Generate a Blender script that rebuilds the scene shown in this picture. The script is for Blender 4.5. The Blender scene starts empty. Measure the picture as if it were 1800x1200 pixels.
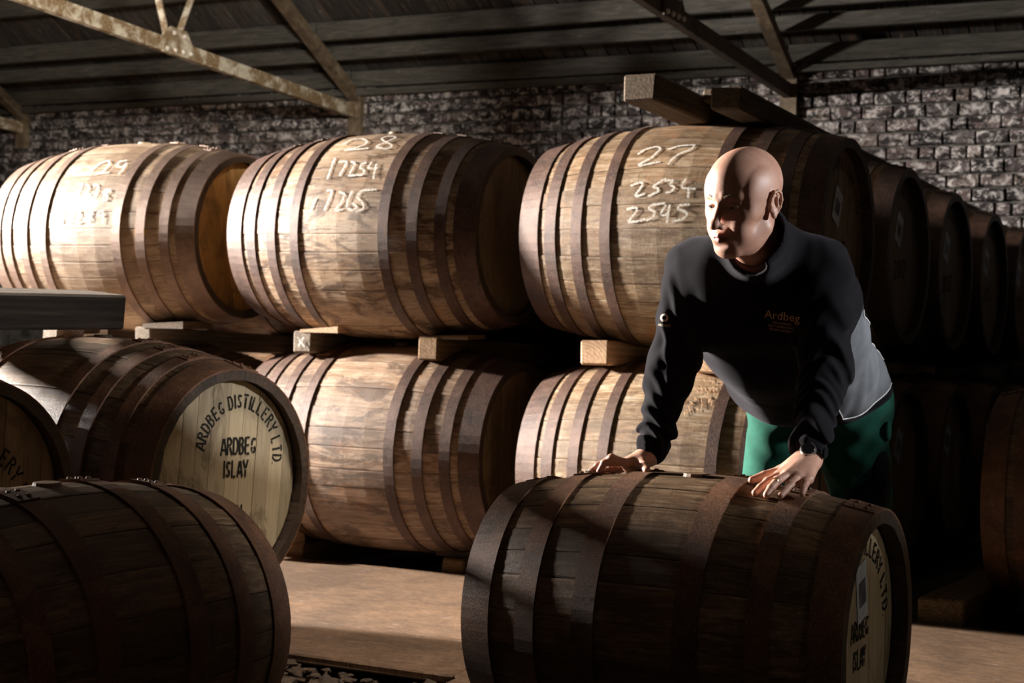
import bpy, bmesh, math, random
import numpy as np
from mathutils import Vector, Matrix
from mathutils.bvhtree import BVHTree
random.seed(7); rng = np.random.default_rng(7)
S = bpy.context.scene; COL = S.collection
R = math.radians
# ---------------------------------------------------------------- camera
cd = bpy.data.cameras.new('camera'); cam = bpy.data.objects.new('camera', cd); COL.objects.link(cam)
FPX = 2850.0
th, pi_, ro = R(27.5), R(-1.19), R(1.0)
Fv = Vector((-math.sin(th)*math.cos(pi_), math.cos(th)*math.cos(pi_), math.sin(pi_)))
Rv = Vector((math.cos(th), math.sin(th), 0)); Uv = Rv.cross(Fv)
R2 = Rv*math.cos(ro)+Uv*math.sin(ro); U2 = Uv*math.cos(ro)-Rv*math.sin(ro)
M = Matrix((R2, U2, -Fv)).transposed().to_4x4(); M.translation = Vector((0, 0, 1.137))
cam.matrix_world = M
cd.sensor_width = 36; cd.lens = FPX/1800*36; cd.clip_start = .05; cd.clip_end = 60
cd.dof.use_dof = True; cd.dof.focus_distance = 4.0; cd.dof.aperture_fstop = 6.3
S.camera = cam
# ---------------------------------------------------------------- world, lights, exposure
W = bpy.data.worlds.new('world'); S.world = W; W.use_nodes = True
W.node_tree.nodes['Background'].inputs[0].default_value = (.9, .95, 1, 1)
W.node_tree.nodes['Background'].inputs[1].default_value = .005
S.view_settings.view_transform = 'Standard'; S.view_settings.look = 'None'
S.view_settings.exposure = 0; S.view_settings.gamma = 1; S.view_settings.use_curve_mapping = False
def area(name, loc, target, size, power, color, spread=180, sizey=None):
    l = bpy.data.lights.new(name, 'AREA'); l.energy = power; l.color = color; l.size = size
    l.spread = R(spread)
    if sizey: l.shape = 'RECTANGLE'; l.size_y = sizey
    o = bpy.data.objects.new(name, l); COL.objects.link(o); o.location = loc
    o.rotation_euler = (Vector(target)-Vector(loc)).to_track_quat('-Z', 'Y').to_euler(); return o
def spot(name, loc, target, power, color, ang, blend=.5, rad=.1):
    l = bpy.data.lights.new(name, 'SPOT'); l.energy = power; l.color = color; l.spot_size = R(ang); l.spot_blend = blend
    l.shadow_soft_size = rad
    o = bpy.data.objects.new(name, l); COL.objects.link(o); o.location = loc
    o.rotation_euler = (Vector(target)-Vector(loc)).to_track_quat('-Z', 'Y').to_euler(); return o
area('key_light', (-12.2, 4.45, 3.0), (-2.2, 5.2, 1.2), .55, 1500, (1, .93, .86), 84, .55)  # key light from the left, outside the view
spot('back_light', (2.3, 4.95, 2.1), (-1.3, 4.1, 1.2), 620, (.95, .97, 1), 21, .5, .12)
spot('truss_light', (-2.9, 4.6, 3.0), (-9.0, 10.3, 2.55), 1500, (1, .94, .84), 44, .5, .3)
spot('head_fill', (3.0, 2.7, 1.0), (-1.0, 3.85, .45), 40, (1, .90, .74), 11, .6, .15)  # added fill spot to brighten the front barrel's head and label
spot('walkway_light', (-2.1, 4.2, 3.1), (-2.75, 4.75, 0), 330, (1, .90, .80), 36, .6, .25)

# ---------------------------------------------------------------- helpers
def link(o, parent=None):
    COL.objects.link(o)
    if parent is not None: o.parent = parent
    return o
def mesh(name, verts, faces, mat=None, smooth=False):
    me = bpy.data.meshes.new(name); me.from_pydata([tuple(map(float, v)) for v in verts], [], [tuple(map(int, f)) for f in faces])
    if mat is not None: me.materials.append(mat)
    if smooth: me.polygons.foreach_set('use_smooth', [True]*len(me.polygons))
    me.update(); return me
def obj(name, me, parent=None, loc=(0, 0, 0), rot=(0, 0, 0)):
    o = bpy.data.objects.new(name, me); o.location = loc; o.rotation_euler = rot; return link(o, parent)
def tag(o, label=None, cat=None, group=None, kind=None):
    if label: o['label'] = label
    if cat: o['category'] = cat
    if group: o['group'] = group
    if kind: o['kind'] = kind
    return o
def empty(name, loc, rz=0):
    o = bpy.data.objects.new(name, None); o.location = loc; o.rotation_euler = (0, 0, rz); o.empty_display_size = .1
    return link(o)
def copy_tree(o, parent=None):
    kids = [c for c in ALLKIDS(o)]
    c = o.copy(); COL.objects.link(c); c.parent = parent
    for k in kids: copy_tree(k, c)
    return c
def ALLKIDS(o): return list(o.children)
def bm_mesh(name, bm, mat=None, smooth=False):
    me = bpy.data.meshes.new(name); bm.to_mesh(me); bm.free()
    if mat is not None: me.materials.append(mat)
    if smooth: me.polygons.foreach_set('use_smooth', [True]*len(me.polygons))
    return me
def rough_box(name, sx, sy, sz, mat, bev=.006, jit=.003, seg=1, cuts=0):
    """a sawn timber: bevelled box from (-sx/2..), long axis y, with slightly uneven faces"""
    bm = bmesh.new(); bmesh.ops.create_cube(bm, size=1)
    for v in bm.verts: v.co = Vector((v.co.x*sx, v.co.y*sy, v.co.z*sz))
    if cuts:
        es = [e for e in bm.edges if abs((e.verts[0].co-e.verts[1].co).y) > sy*.5]
        bmesh.ops.subdivide_edges(bm, edges=es, cuts=cuts)
    for v in bm.verts: v.co += Vector([random.uniform(-jit, jit) for _ in range(3)])
    es = [e for e in bm.edges if len(e.link_faces) == 2 and e.calc_face_angle(0) > .6]
    bmesh.ops.bevel(bm, geom=es, offset=bev, segments=seg, affect='EDGES', profile=.5)
    return bm_mesh(name, bm, mat)
# ---------------------------------------------------------------- materials
class NT:
    def __init__(s, name, rough=.6):
        s.m = bpy.data.materials.new(name); s.m.use_nodes = True; s.t = s.m.node_tree; s.n = s.t.nodes; s.l = s.t.links
        s.b = s.n['Principled BSDF']; s.b.inputs['Roughness'].default_value = rough
    def new(s, k, **kw):
        n = s.n.new(k)
        for a, b in kw.items(): setattr(n, a, b)
        return n
    def put(s, sock, v):
        if isinstance(v, bpy.types.NodeSocket): s.l.new(v, sock)
        elif isinstance(v, tuple) and len(v) == 3 and sock.type == 'RGBA': sock.default_value = (*v, 1)
        else: sock.default_value = v
    def coord(s, kind='Object', scale=(1, 1, 1), rnd=0.):
        if kind == 'Position': v = s.new('ShaderNodeNewGeometry').outputs['Position']
        else: v = s.new('ShaderNodeTexCoord').outputs[kind]
        mp = s.new('ShaderNodeMapping'); s.l.new(v, mp.inputs['Vector']); mp.inputs['Scale'].default_value = scale
        if rnd:
            oi = s.new('ShaderNodeObjectInfo'); mu = s.new('ShaderNodeMath', operation='MULTIPLY'); s.l.new(oi.outputs['Random'], mu.inputs[0]); mu.inputs[1].default_value = rnd
            cb = s.new('ShaderNodeCombineXYZ'); [s.l.new(mu.outputs[0], cb.inputs[i]) for i in range(3)]
            s.l.new(cb.outputs[0], mp.inputs['Location'])
        return mp.outputs[0]
    def noise(s, vec, scale=5, detail=4, rough=.6, dist=0, out=0):
        n = s.new('ShaderNodeTexNoise'); s.l.new(vec, n.inputs['Vector']); n.inputs['Scale'].default_value = scale
        n.inputs['Detail'].default_value = detail; n.inputs['Roughness'].default_value = rough; n.inputs['Distortion'].default_value = dist
        return n.outputs[out]
    def ramp(s, fac, stops):
        r = s.new('ShaderNodeValToRGB'); s.l.new(fac, r.inputs[0]); e = r.color_ramp.elements
        while len(e) < len(stops): e.new(.5)
        for q, (p, c) in zip(e, stops):
            q.position = p; q.color = (*c, 1) if isinstance(c, tuple) else (c, c, c, 1)
        return r.outputs[0]
    def mix(s, fac, a, b, mode='MIX'):
        m = s.new('ShaderNodeMix', data_type='RGBA', blend_type=mode); s.put(m.inputs[0], fac); s.put(m.inputs[6], a); s.put(m.inputs[7], b)
        return m.outputs[2]
    def math(s, op, a, b=0.):
        m = s.new('ShaderNodeMath', operation=op); s.put(m.inputs[0], a); s.put(m.inputs[1], b); return m.outputs[0]
    def rand(s): return s.new('ShaderNodeObjectInfo').outputs['Random']
    def bump(s, h, strength=.3, dist=.01, prev=None):
        b = s.new('ShaderNodeBump'); s.l.new(h, b.inputs['Height']); b.inputs['Strength'].default_value = strength; b.inputs['Distance'].default_value = dist
        if prev is not None: s.l.new(prev, b.inputs['Normal'])
        return b.outputs[0]
    def done(s, col=None, rough=None, nor=None, metal=None, spec=None):
        if col is not None: s.put(s.b.inputs['Base Color'], col)
        if rough is not None: s.put(s.b.inputs['Roughness'], rough)
        if nor is not None: s.l.new(nor, s.b.inputs['Normal'])
        if metal is not None: s.put(s.b.inputs['Metallic'], metal)
        if spec is not None: s.put(s.b.inputs['Specular IOR Level'], spec)
        return s.m
def m_oak(name, c_dark, c_mid, c_light, stain=(.05, .03, .02), stain_amt=.5, rust=(.30, .12, .04), rust_amt=.3, rough=.55, sat_var=.35):
    t = NT(name)
    g = t.noise(t.coord('Object', (2.0, 24, 24), 40), 3, 8, .78, .5)
    base = t.ramp(g, [(.36, c_dark), (.5, c_mid), (.63, c_light)])
    v = t.ramp(t.rand(), [(0, 1-sat_var), (.5, 1.), (1, 1+sat_var*.35)])
    base = t.mix(1., base, v, 'MULTIPLY')
    bl = t.ramp(t.noise(t.coord('Position', (1, 1, 1.6)), 2.1, 4, .55, .5), [(.42, 1.), (.60, 0.)])
    base = t.mix(t.math('MULTIPLY', bl, stain_amt*.8), base, t.mix(.65, base, stain))
    sm = t.ramp(t.noise(t.coord('Position', (1, 1, 3.4)), 4.3, 6, .7, .8), [(.49, 0.), (.58, 1.)])
    base = t.mix(t.math('MULTIPLY', sm, stain_amt), base, t.mix(.95, base, stain))
    gr = t.ramp(t.noise(t.coord('Object', (2.2, 9, 9), 29), 5, 6, .75, .6), [(.56, 0.), (.70, 1.)])
    base = t.mix(t.math('MULTIPLY', gr, stain_amt*.8), base, (.035, .028, .022))
    rs = t.ramp(t.noise(t.coord('Position', (1, 1, 1.4)), 2.9, 5, .65, 1.0), [(.55, 0.), (.68, 1.)])
    base = t.mix(t.math('MULTIPLY', rs, rust_amt), base, t.mix(.55, base, rust))
    cr = t.ramp(t.noise(t.coord('Object', (.9, 16, 16), 23), 9, 2, .5), [(.24, 0.), (.31, 1.)])
    base = t.mix(t.math('SUBTRACT', .55, t.math('MULTIPLY', cr, .55)), base, (.02, .013, .01))
    n1 = t.bump(g, .35, .004)
    n2 = t.bump(t.noise(t.coord('Object', (14, 6, 6), 9), 10, 4, .7), .3, .003, n1)
    return t.done(base, t.ramp(g, [(.3, rough-.1), (.7, rough+.15)]), n2, spec=.35)
M_oak29 = m_oak('oak_pale', (.33, .22, .135), (.45, .33, .22), (.56, .45, .33), (.17, .10, .055), .75, (.33, .16, .06), .3)
M_oak28 = m_oak('oak_weathered', (.30, .18, .10), (.49, .345, .22), (.62, .52, .41), (.11, .06, .03), 1.0, (.40, .18, .07), .7)
M_oak27 = m_oak('oak_orange', (.19, .11, .055), (.38, .25, .14), (.60, .49, .36), (.10, .055, .028), .6, (.42, .18, .06), .6)
M_oakL = m_oak('oak_brown', (.20, .12, .07), (.36, .235, .15), (.54, .41, .30), (.075, .045, .03), .75, (.46, .18, .06), .7)
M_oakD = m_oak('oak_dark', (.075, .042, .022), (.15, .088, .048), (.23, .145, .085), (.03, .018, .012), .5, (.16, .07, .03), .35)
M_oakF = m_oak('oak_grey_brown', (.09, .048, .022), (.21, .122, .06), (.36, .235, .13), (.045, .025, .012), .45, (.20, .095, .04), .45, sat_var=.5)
def m_rust(name, a, b, c, rough=.62, metal=.25):
    t = NT(name); p = t.coord('Object', (1, 1, 1), 11)
    f = t.noise(p, 190, 4, .75); g = t.noise(p, 9, 5, .65, .5)
    col = t.ramp(g, [(.3, a), (.52, b), (.75, c)])
    col = t.mix(t.ramp(f, [(.52, 0.), (.66, .38)]), col, (.38, .27, .22))
    col = t.mix(t.ramp(f, [(.34, .5), (.46, 0.)]), col, (.02, .012, .009))
    n = t.bump(f, .5, .003, t.bump(g, .25, .004))
    return t.done(col, t.ramp(f, [(.3, rough-.15), (.7, rough+.15)]), n, metal, .4)
M_hoop = m_rust('hoop_rust', (.04, .022, .016), (.09, .046, .031), (.15, .083, .058), .55)
M_hoopP = m_rust('hoop_grey_iron', (.16, .10, .075), (.24, .16, .12), (.32, .22, .17), .48, .45)
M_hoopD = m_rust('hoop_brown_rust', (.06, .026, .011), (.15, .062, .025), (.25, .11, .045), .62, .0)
def m_head(name, a, b, c, var=.35):
    t = NT(name)
    g = t.noise(t.coord('Object', (8, 40, 2.2), 31), 3, 6, .7, .5)
    col = t.ramp(g, [(.3, a), (.55, b), (.75, c)])
    col = t.mix(1., col, t.ramp(t.rand(), [(0, 1-var), (1, 1.15)]), 'MULTIPLY')
    sm = t.ramp(t.noise(t.coord('Position', (1, 1, .55)), 6, 5, .6, 1.6), [(.52, 0.), (.63, .55), (.66, .1), (.8, .5)])
    col = t.mix(sm, col, (.10, .065, .035))
    return t.done(col, .6, t.bump(g, .3, .003), spec=.3)
M_head = m_head('head_oak', (.42, .32, .19), (.53, .41, .255), (.60, .48, .32))
M_headO = m_head('head_oak_bounce_tint', (.42, .21, .06), (.58, .31, .10), (.66, .38, .14))  # orange of light bounced off the next cask, put into the colour
M_headD = m_head('head_oak_dark', (.20, .13, .07), (.30, .20, .11), (.38, .27, .16))
M_edge = m_oak('stave_end_grain', (.03, .02, .013), (.065, .042, .026), (.11, .07, .045), rust_amt=.1)
def m_plain(name, c, rough=.7, **k):
    t = NT(name); g = t.noise(t.coord('Object'), 40, 4, .6)
    return t.done(t.mix(1., c, t.ramp(g, [(.3, .75), (.7, 1.15)]), 'MULTIPLY'), rough, **k)
def m_worn(name, c, lo, hi, scale=70, rough=.9):
    """thin paint or chalk with worn-through gaps"""
    t = NT(name, rough); f = t.ramp(t.noise(t.coord('Position'), scale, 5, .75), [(lo, 0.), (hi, 1.)])
    t.done(c, rough, spec=.1); t.l.new(f, t.b.inputs['Alpha']); return t.m
M_chalk = m_worn('chalk', (.86, .82, .74), .36, .56, 150)
M_stencil = m_worn('stencil_paint', (.022, .02, .017), .30, .42, 60)
M_yellow = m_worn('yellow_paint', (.85, .50, .05), .3, .5, 60)
M_paper = m_plain('label_paper', (.62, .66, .72), .5)
M_print = m_plain('label_ink', (.10, .12, .16), .6)
def m_timber(name, a, b, c, scale=(30, 1.5, 30), ends=True):
    t = NT(name); g = t.noise(t.coord('Object', scale, 13), 2.2, 6, .7, .5)
    col = t.ramp(g, [(.3, a), (.52, b), (.75, c)])
    if ends:
        ge = t.new('ShaderNodeTexWave', wave_type='RINGS', rings_direction='Y'); cc = t.coord('Object', (1, 0, 1)); cc.node.inputs['Location'].default_value = (.05, 0, .07); t.l.new(cc, ge.inputs['Vector'])
        ge.inputs['Scale'].default_value = 22; ge.inputs['Distortion'].default_value = 1.2; ge.inputs['Detail'].default_value = 2
        col = t.mix(.35, col, t.mix(1., col, t.ramp(ge.outputs['Fac'], [(.2, .55), (.8, 1.25)]), 'MULTIPLY'))
    return t.done(col, .75, t.bump(g, .5, .005), spec=.2)
M_tOld = m_timber('timber_old', (.05, .035, .022), (.11, .075, .045), (.18, .125, .08))
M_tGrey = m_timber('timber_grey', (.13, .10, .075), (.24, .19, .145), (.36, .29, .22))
M_tNew = m_timber('timber_new', (.50, .30, .17), (.64, .41, .25), (.74, .51, .33))
M_tMid = m_timber('timber_brown', (.09, .05, .022), (.19, .11, .05), (.28, .17, .08))
def m_roof():
    t = NT('roof_board'); g = t.noise(t.coord('Object', (26, 2, 10), 21), 2.4, 6, .7, .6)
    col = t.ramp(g, [(.3, (.028, .026, .023)), (.5, (.07, .063, .056)), (.72, (.14, .127, .115))])
    col = t.mix(1., col, t.ramp(t.rand(), [(0, .55), (1, 1.3)]), 'MULTIPLY')
    r = t.ramp(t.noise(t.coord('Object', (9, 1, 3), 7), 3, 3, .6, 1), [(.56, 0.), (.7, .55)])
    col = t.mix(r, col, (.17, .085, .045))
    w = t.ramp(t.noise(t.coord('Position'), 14, 5, .75), [(.63, 0.), (.7, .6)])
    col = t.mix(w, col, (.36, .34, .32))
    return t.done(col, .8, t.bump(g, .5, .006), spec=.2)
M_roof = m_roof()
def m_beam():
    t = NT('roof_beam'); g = t.noise(t.coord('Position', (2, 20, 24)), 2.4, 6, .7, .6)
    col = t.ramp(g, [(.3, (.045, .042, .035)), (.5, (.09, .083, .07)), (.72, (.15, .137, .12))])
    w = t.ramp(t.noise(t.coord('Position', (1, 4, 5)), 8, 5, .75), [(.62, 0.), (.7, .5)])
    col = t.mix(w, col, (.34, .31, .28))
    return t.done(col, .8, t.bump(g, .5, .006), spec=.2)
M_beam = m_beam()
def m_steel():
    t = NT('painted_steel'); n = t.noise(t.coord('Position'), 9, 6, .7, .4); f = t.noise(t.coord('Position'), 60, 4, .7)
    col = t.mix(t.ramp(n, [(.40, 0.), (.53, 1.)]), (.62, .56, .44), t.mix(t.ramp(f, [(.4, 0.), (.6, 1.)]), (.17, .10, .045), (.32, .24, .14)))
    return t.done(col, .6, t.bump(f, .4, .004), spec=.3)
M_steel = m_steel()
M_steelR = m_rust('rusty_painted_steel', (.07, .048, .03), (.16, .115, .07), (.34, .28, .19), .7, 0)
M_bolt = m_plain('bolt_head', (.75, .70, .62), .5)
def m_brick():
    t = NT('brick_whitewashed')
    hue = t.ramp(t.rand(), [(0, (.022, .019, .02)), (.25, (.075, .06, .06)), (.6, (.14, .10, .095)), (.85, (.085, .078, .082)), (1, (.20, .15, .125))])
    p = t.coord('Position')
    ws = t.ramp(t.noise(t.coord('Position', (1, 1, 1.15)), 12, 7, .8, 1.1), [(.49, 0.), (.56, .8), (.62, 1.)])
    big = t.ramp(t.noise(p, 1.5, 2, .5), [(.3, .45), (.6, 1.)])
    col = t.mix(t.math('MULTIPLY', ws, big), hue, (.76, .71, .68))
    soot = t.ramp(t.noise(t.coord('Position', (1.4, 1, 2.4)), 7.5, 4, .7, .5), [(.52, 0.), (.58, .95)])
    col = t.mix(soot, col, (.017, .015, .014))
    f = t.noise(p, 55, 5, .75)
    return t.done(col, .85, t.bump(f, .7, .008, t.bump(t.noise(p, 16, 4, .7), .6, .012)), spec=.2)
M_brick = m_brick()
def m_mortar():
    t = NT('mortar'); p = t.coord('Position')
    col = t.ramp(t.noise(p, 6, 6, .75), [(.40, (.025, .022, .02)), (.55, (.11, .10, .09)), (.7, (.34, .32, .29))])
    return t.done(col, .9, t.bump(t.noise(p, 60, 4, .7), .6, .006))
M_mortar = m_mortar()
def m_walk():
    t = NT('walkway_board'); p = t.coord('Position')
    g = t.noise(t.coord('Position', (3, 14, 1)), 4, 7, .78, .8)
    col = t.ramp(g, [(.3, (.09, .05, .026)), (.47, (.17, .097, .052)), (.62, (.26, .155, .088)), (.8, (.36, .25, .165))])
    b = t.ramp(t.noise(p, 2.2, 4, .6, .7), [(.38, .62), (.62, 1.1)])
    col = t.mix(1., col, b, 'MULTIPLY')
    w = t.ramp(t.noise(t.coord('Position', (2, 5, 1)), 5, 5, .75), [(.6, 0.), (.72, .45)])
    col = t.mix(w, col, (.48, .44, .40))
    f = t.noise(t.coord('Position', (20, 55, 1)), 2.2, 6, .8)
    col = t.mix(t.ramp(f, [(.36, .85), (.5, 0.)]), col, (.055, .032, .02))
    sp = t.noise(t.coord('Position', (4, 16, 1)), 9, 5, .7)
    col = t.mix(t.ramp(sp, [(.60, 0.), (.70, .8)]), col, (.05, .03, .02))
    return t.done(col, .68, t.bump(f, .55, .005, t.bump(g, .3, .006)), spec=.35)
M_walk = m_walk()
def m_earth():
    t = NT('earth'); p = t.coord('Position')
    col = t.ramp(t.noise(p, 12, 7, .75), [(.3, (.03, .018, .011)), (.55, (.10, .062, .036)), (.75, (.20, .13, .08))])
    return t.done(col, .9, t.bump(t.noise(p, 30, 6, .8), .8, .02))
M_earth = m_earth()
def m_skin():
    t = NT('skin', .48); p = t.coord('Object')
    n = t.noise(p, 30, 4, .6); col = t.ramp(n, [(.3, (.50, .25, .17)), (.6, (.60, .335, .24)), (.8, (.64, .37, .28))])
    t.b.inputs['Subsurface Weight'].default_value = .12; t.b.inputs['Subsurface Radius'].default_value = (.012, .005, .003)
    t.b.inputs['Subsurface Scale'].default_value = 1.
    f = t.noise(p, 420, 3, .6)
    return t.done(col, .46, t.bump(f, .3, .0012), spec=.5)
M_skin = m_skin()
M_lip = m_plain('lip', (.42, .17, .13), .5); M_brow = m_plain('eyebrow_hair', (.22, .14, .08), .9)
M_eye = m_plain('eyeball', (.55, .52, .48), .2); M_iris = m_plain('iris', (.08, .07, .06), .15)
def m_cloth(name, c, c2, sheen=.3, scale=900, rough=.95):
    t = NT(name); p = t.coord('Object'); f = t.noise(p, scale, 2, .5); g = t.noise(p, 14, 4, .6)
    col = t.mix(t.ramp(g, [(.35, 0.), (.7, 1.)]), c, c2)
    t.b.inputs['Sheen Weight'].default_value = sheen; t.b.inputs['Sheen Roughness'].default_value = .5
    t.b.inputs['Sheen Tint'].default_value = (.75, .7, .8, 1)
    return t.done(col, rough, t.bump(f, .35, .0012, t.bump(g, .12, .006)), spec=.1)
M_navy = m_cloth('fleece_black', (.0045, .004, .005), (.008, .007, .0085), .08)
M_grey = m_cloth('fleece_grey', (.14, .148, .16), (.20, .21, .225), .05)
M_green = m_cloth('trouser_green', (.014, .095, .064), (.024, .14, .095), .1, 1400, .85)
M_black = m_cloth('pocket_black', (.012, .012, .012), (.02, .02, .02), .1, 1400)
M_white = m_plain('piping_white', (.75, .75, .73), .5)
M_orange = m_plain('embroidery', (.55, .33, .18), .7); M_badge = m_plain('badge_cream', (.42, .33, .25), .7)
M_wsteel = m_plain('watch_steel', (.62, .60, .56), .28, metal=.9); M_wdial = m_plain('watch_dial', (.01, .01, .012), .15)
M_boot = m_plain('boot_leather', (.03, .025, .02), .6)

# ---------------------------------------------------------------- building shell
WY = 11.2
SL = .042                                                     # the rack floor falls away towards the wall
def gz(y): return -.075 - SL*max(0, y-6.0)
wall = obj('wall_back', mesh('wall_back', *[[(-14, WY+.012, -1), (1.5, WY+.012, -1), (1.5, WY+.012, 3.1), (-14, WY+.012, 3.1), (-14, WY+.3, -1), (1.5, WY+.3, -1), (1.5, WY+.3, 3.1), (-14, WY+.3, 3.1)],
    [(0, 1, 2, 3), (5, 4, 7, 6), (4, 0, 3, 7), (1, 5, 6, 2), (3, 2, 6, 7), (4, 5, 1, 0)]], M_mortar)); tag(wall, kind='structure')
def brick_mesh(L, n):
    out = []
    for k in range(n):
        bm = bmesh.new(); bmesh.ops.create_cube(bm, size=1)
        for v in bm.verts: v.co = Vector((v.co.x*(L-.011), v.co.y*.05, v.co.z*.083)) + Vector([random.uniform(-.0035, .0035) for _ in range(3)])
        es = [e for e in bm.edges if all(q.co.y < 0 for q in e.verts) or (abs((e.verts[0].co-e.verts[1].co).y) > .03)]
        bmesh.ops.bevel(bm, geom=es, offset=.009, segments=1, affect='EDGES'); out.append(bm_mesh('brick', bm, M_brick))
    return out
BM = {.222: brick_mesh(.222, 5), .108: brick_mesh(.108, 4)}
def proj(p):
    q = Vector(p)-Vector((0, 0, 1.137)); z = q.dot(Fv); return 900+FPX*q.dot(R2)/z, 600-FPX*q.dot(U2)/z, z
cand = []
for row in range(22):
    z = .98+row*.0975; x = -13.4 + (row % 2)*.06; k = row
    while x < 1.2:
        L = .108 if random.random() < (.6 if row % 4 == 1 else .16) else .222
        px, py, pz = proj((x+L/2, WY, z)); y0 = np.interp(px, [0, 700, 1300, 1500, 1800], [330, 270, 250, 270, 420])
        vis = -20 < px < 1820 and py < y0 and z < 2.9
        cand.append((0 if vis else 1, pz, x+L/2, z, L)); x += L+.0
cand.sort(); rest_v, rest_f = [], []
for i, (nv, pz, x, z, L) in enumerate(cand):
    me = random.choice(BM[L]); off = Vector((x, WY+.003+random.uniform(-.008, .008), z))
    if i < 300 and nv == 0: obj('brick', me, wall, off, (random.uniform(-.02, .02), random.uniform(-.01, .01), random.uniform(-.02, .02)))
    elif z < 2.98:
        b = len(rest_v); rest_v += [v.co+off for v in me.vertices]; rest_f += [[b+q for q in p.vertices] for p in me.polygons]
tag(obj('brickwork', mesh('brickwork', rest_v, rest_f, M_brick), wall), kind='stuff')
# roof: boards on purlins on steel trusses
TR = .585; AY, AZ = 11.2, 3.01
def roof_z(y): return AZ + TR*(AY-y)
ceil = obj('ceiling', mesh('ceiling', [(-14, AY+.2, roof_z(AY+.2)+.07), (3, AY+.2, roof_z(AY+.2)+.07), (3, 4.5, roof_z(4.5)+.07), (-14, 4.5, roof_z(4.5)+.07), (3, -3, 3.2), (-14, -3, 3.2)],
    [(0, 1, 2, 3), (3, 2, 4, 5)], M_roof)); tag(ceil, kind='structure')
x = -12.6; ra = math.atan(TR)
bms = [rough_box('board', .17, 3.6, .022, M_roof, .003, .002) for _ in range(3)]
while x < -.2:
    obj('board', random.choice(bms), ceil, (x, AY-1.5*1.0, roof_z(AY-1.5)+.03+random.uniform(0, .006)), (-ra, 0, 0)); x += .178
for (y, h, w) in ((11.14, .13, .09), (10.84, .11, .07), (10.63, .145, .07), (10.13, .15, .08), (9.6, .15, .08), (9.1, .15, .08), (8.6, .15, .08), (8.1, .15, .08)):
    for x0, x1 in ((-13, -7.3), (-7.3, -3.62), (-3.62, 1.)):
        me = rough_box('purlin', w, x1-x0-.01, h, M_beam, .006, .004, cuts=3)
        obj('purlin', me, ceil, ((x0+x1)/2, y, 2.865+TR*(WY-y)+h/2+random.uniform(-.005, .005)), (0, 0, -math.pi/2))
tag(obj('wall_plate', rough_box('wall_plate', .12, 14, .05, M_beam, .006, .004, cuts=6), ceil, (-6.5, WY-.05, 2.86), (0, 0, -math.pi/2)))
def prism(a, b, w, h, up=Vector((0, 0, 1)), L=False):
    """an angle-iron bar from a to b: an L section with real flanges"""
    a, b = Vector(a), Vector(b); d = (b-a).normalized(); s = d.cross(up).normalized(); u = s.cross(d); t = .012
    prof = [(-w/2, -h/2), (w/2, -h/2), (w/2, -h/2+t), (-w/2+t, -h/2+t), (-w/2+t, h/2), (-w/2, h/2)] if L else [(-w/2, -h/2), (w/2, -h/2), (w/2, h/2), (-w/2, h/2)]
    n = len(prof); V = [p+s*x+u*y for p in (a, b) for x, y in prof]
    F = [(i, (i+1) % n, n+(i+1) % n, n+i) for i in range(n)] + [tuple(range(n))[::-1], tuple(range(n, 2*n))]
    return V, F
def truss(X, label, left=False, M_steel=M_steel):
    t = empty('roof_truss', (X, WY, 2.68)); tag(t, label, 'roof truss', 'steel roof trusses')
    P = lambda y, z: (0, y-WY, z-2.68)
    sl = .078
    tie = lambda y: 2.70+sl*(WY-y)
    V, F = prism(P(WY+.05, tie(WY)), P(3.5, tie(3.5)), .055, .10, L=True); obj('tie_beam', mesh('tie_beam', V, F, M_steel), t)
    raf = lambda y: 2.765+TR*(WY-y)
    V, F = prism(P(WY+.05, raf(WY)), P(5.2, raf(5.2)), .09, .075, L=True); obj('rafter', mesh('rafter', V, F, M_steelR), t)
    gy = 8.86
    for y1 in (9.35, 8.2):
        V, F = prism(P(gy+(.04 if y1 > gy else -.05), tie(gy)+.05), P(y1, raf(y1)), .05, .05, up=Vector((1, 0, 0)), L=True); obj('strut', mesh('strut', V, F, M_steel), t)
    # gusset plate with bolts
    pl = [(-.17, -.06), (.16, -.05), (.16, .03), (.08, .13), (-.09, .13), (-.17, .06)]
    V = [(dx, gy-WY+y, tie(gy)-2.68+z-sl*y) for dx in (.035, .047) for y, z in pl]; n = len(pl)
    F = [tuple(range(n))[::-1], tuple(range(n, 2*n))] + [(i, (i+1) % n, n+(i+1) % n, n+i) for i in range(n)]
    g = obj('gusset_plate', mesh('gusset_plate', V, F, M_steel), t)
    for y, z in ((-.13, -.03), (-.045, -.025), (.04, -.02), (.12, -.015), (-.06, .09), (.05, .09)):
        bm = bmesh.new(); bmesh.ops.create_uvsphere(bm, u_segments=8, v_segments=5, radius=.017)
        obj('bolt', bm_mesh('bolt', bm, M_bolt, True), g, (.05, gy-WY+y, tie(gy)-2.68+z-sl*y))
    V, F = prism(P(WY-.02, 2.52), P(WY-.02, 2.86), .10, .12, up=Vector((1, 0, 0))); obj('shoe_plate', mesh('shoe_plate', V, F, M_steelR), t)
    return t
truss(-7.28, 'cream and rust steel roof truss with bolted plate, above casks 29 and 28')
truss(-3.62, 'steel roof truss, coloured dark as in shadow, meeting the wall above the bald man', M_steel=m_rust('rusty_steel_shaded', (.035, .025, .018), (.075, .05, .032), (.14, .10, .065), .7, 0))  # darker copy of the steel: the shadow on this truss is in its colour
truss(-10.92, 'rusty steel truss foot at the far left edge, against the brick wall')
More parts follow.
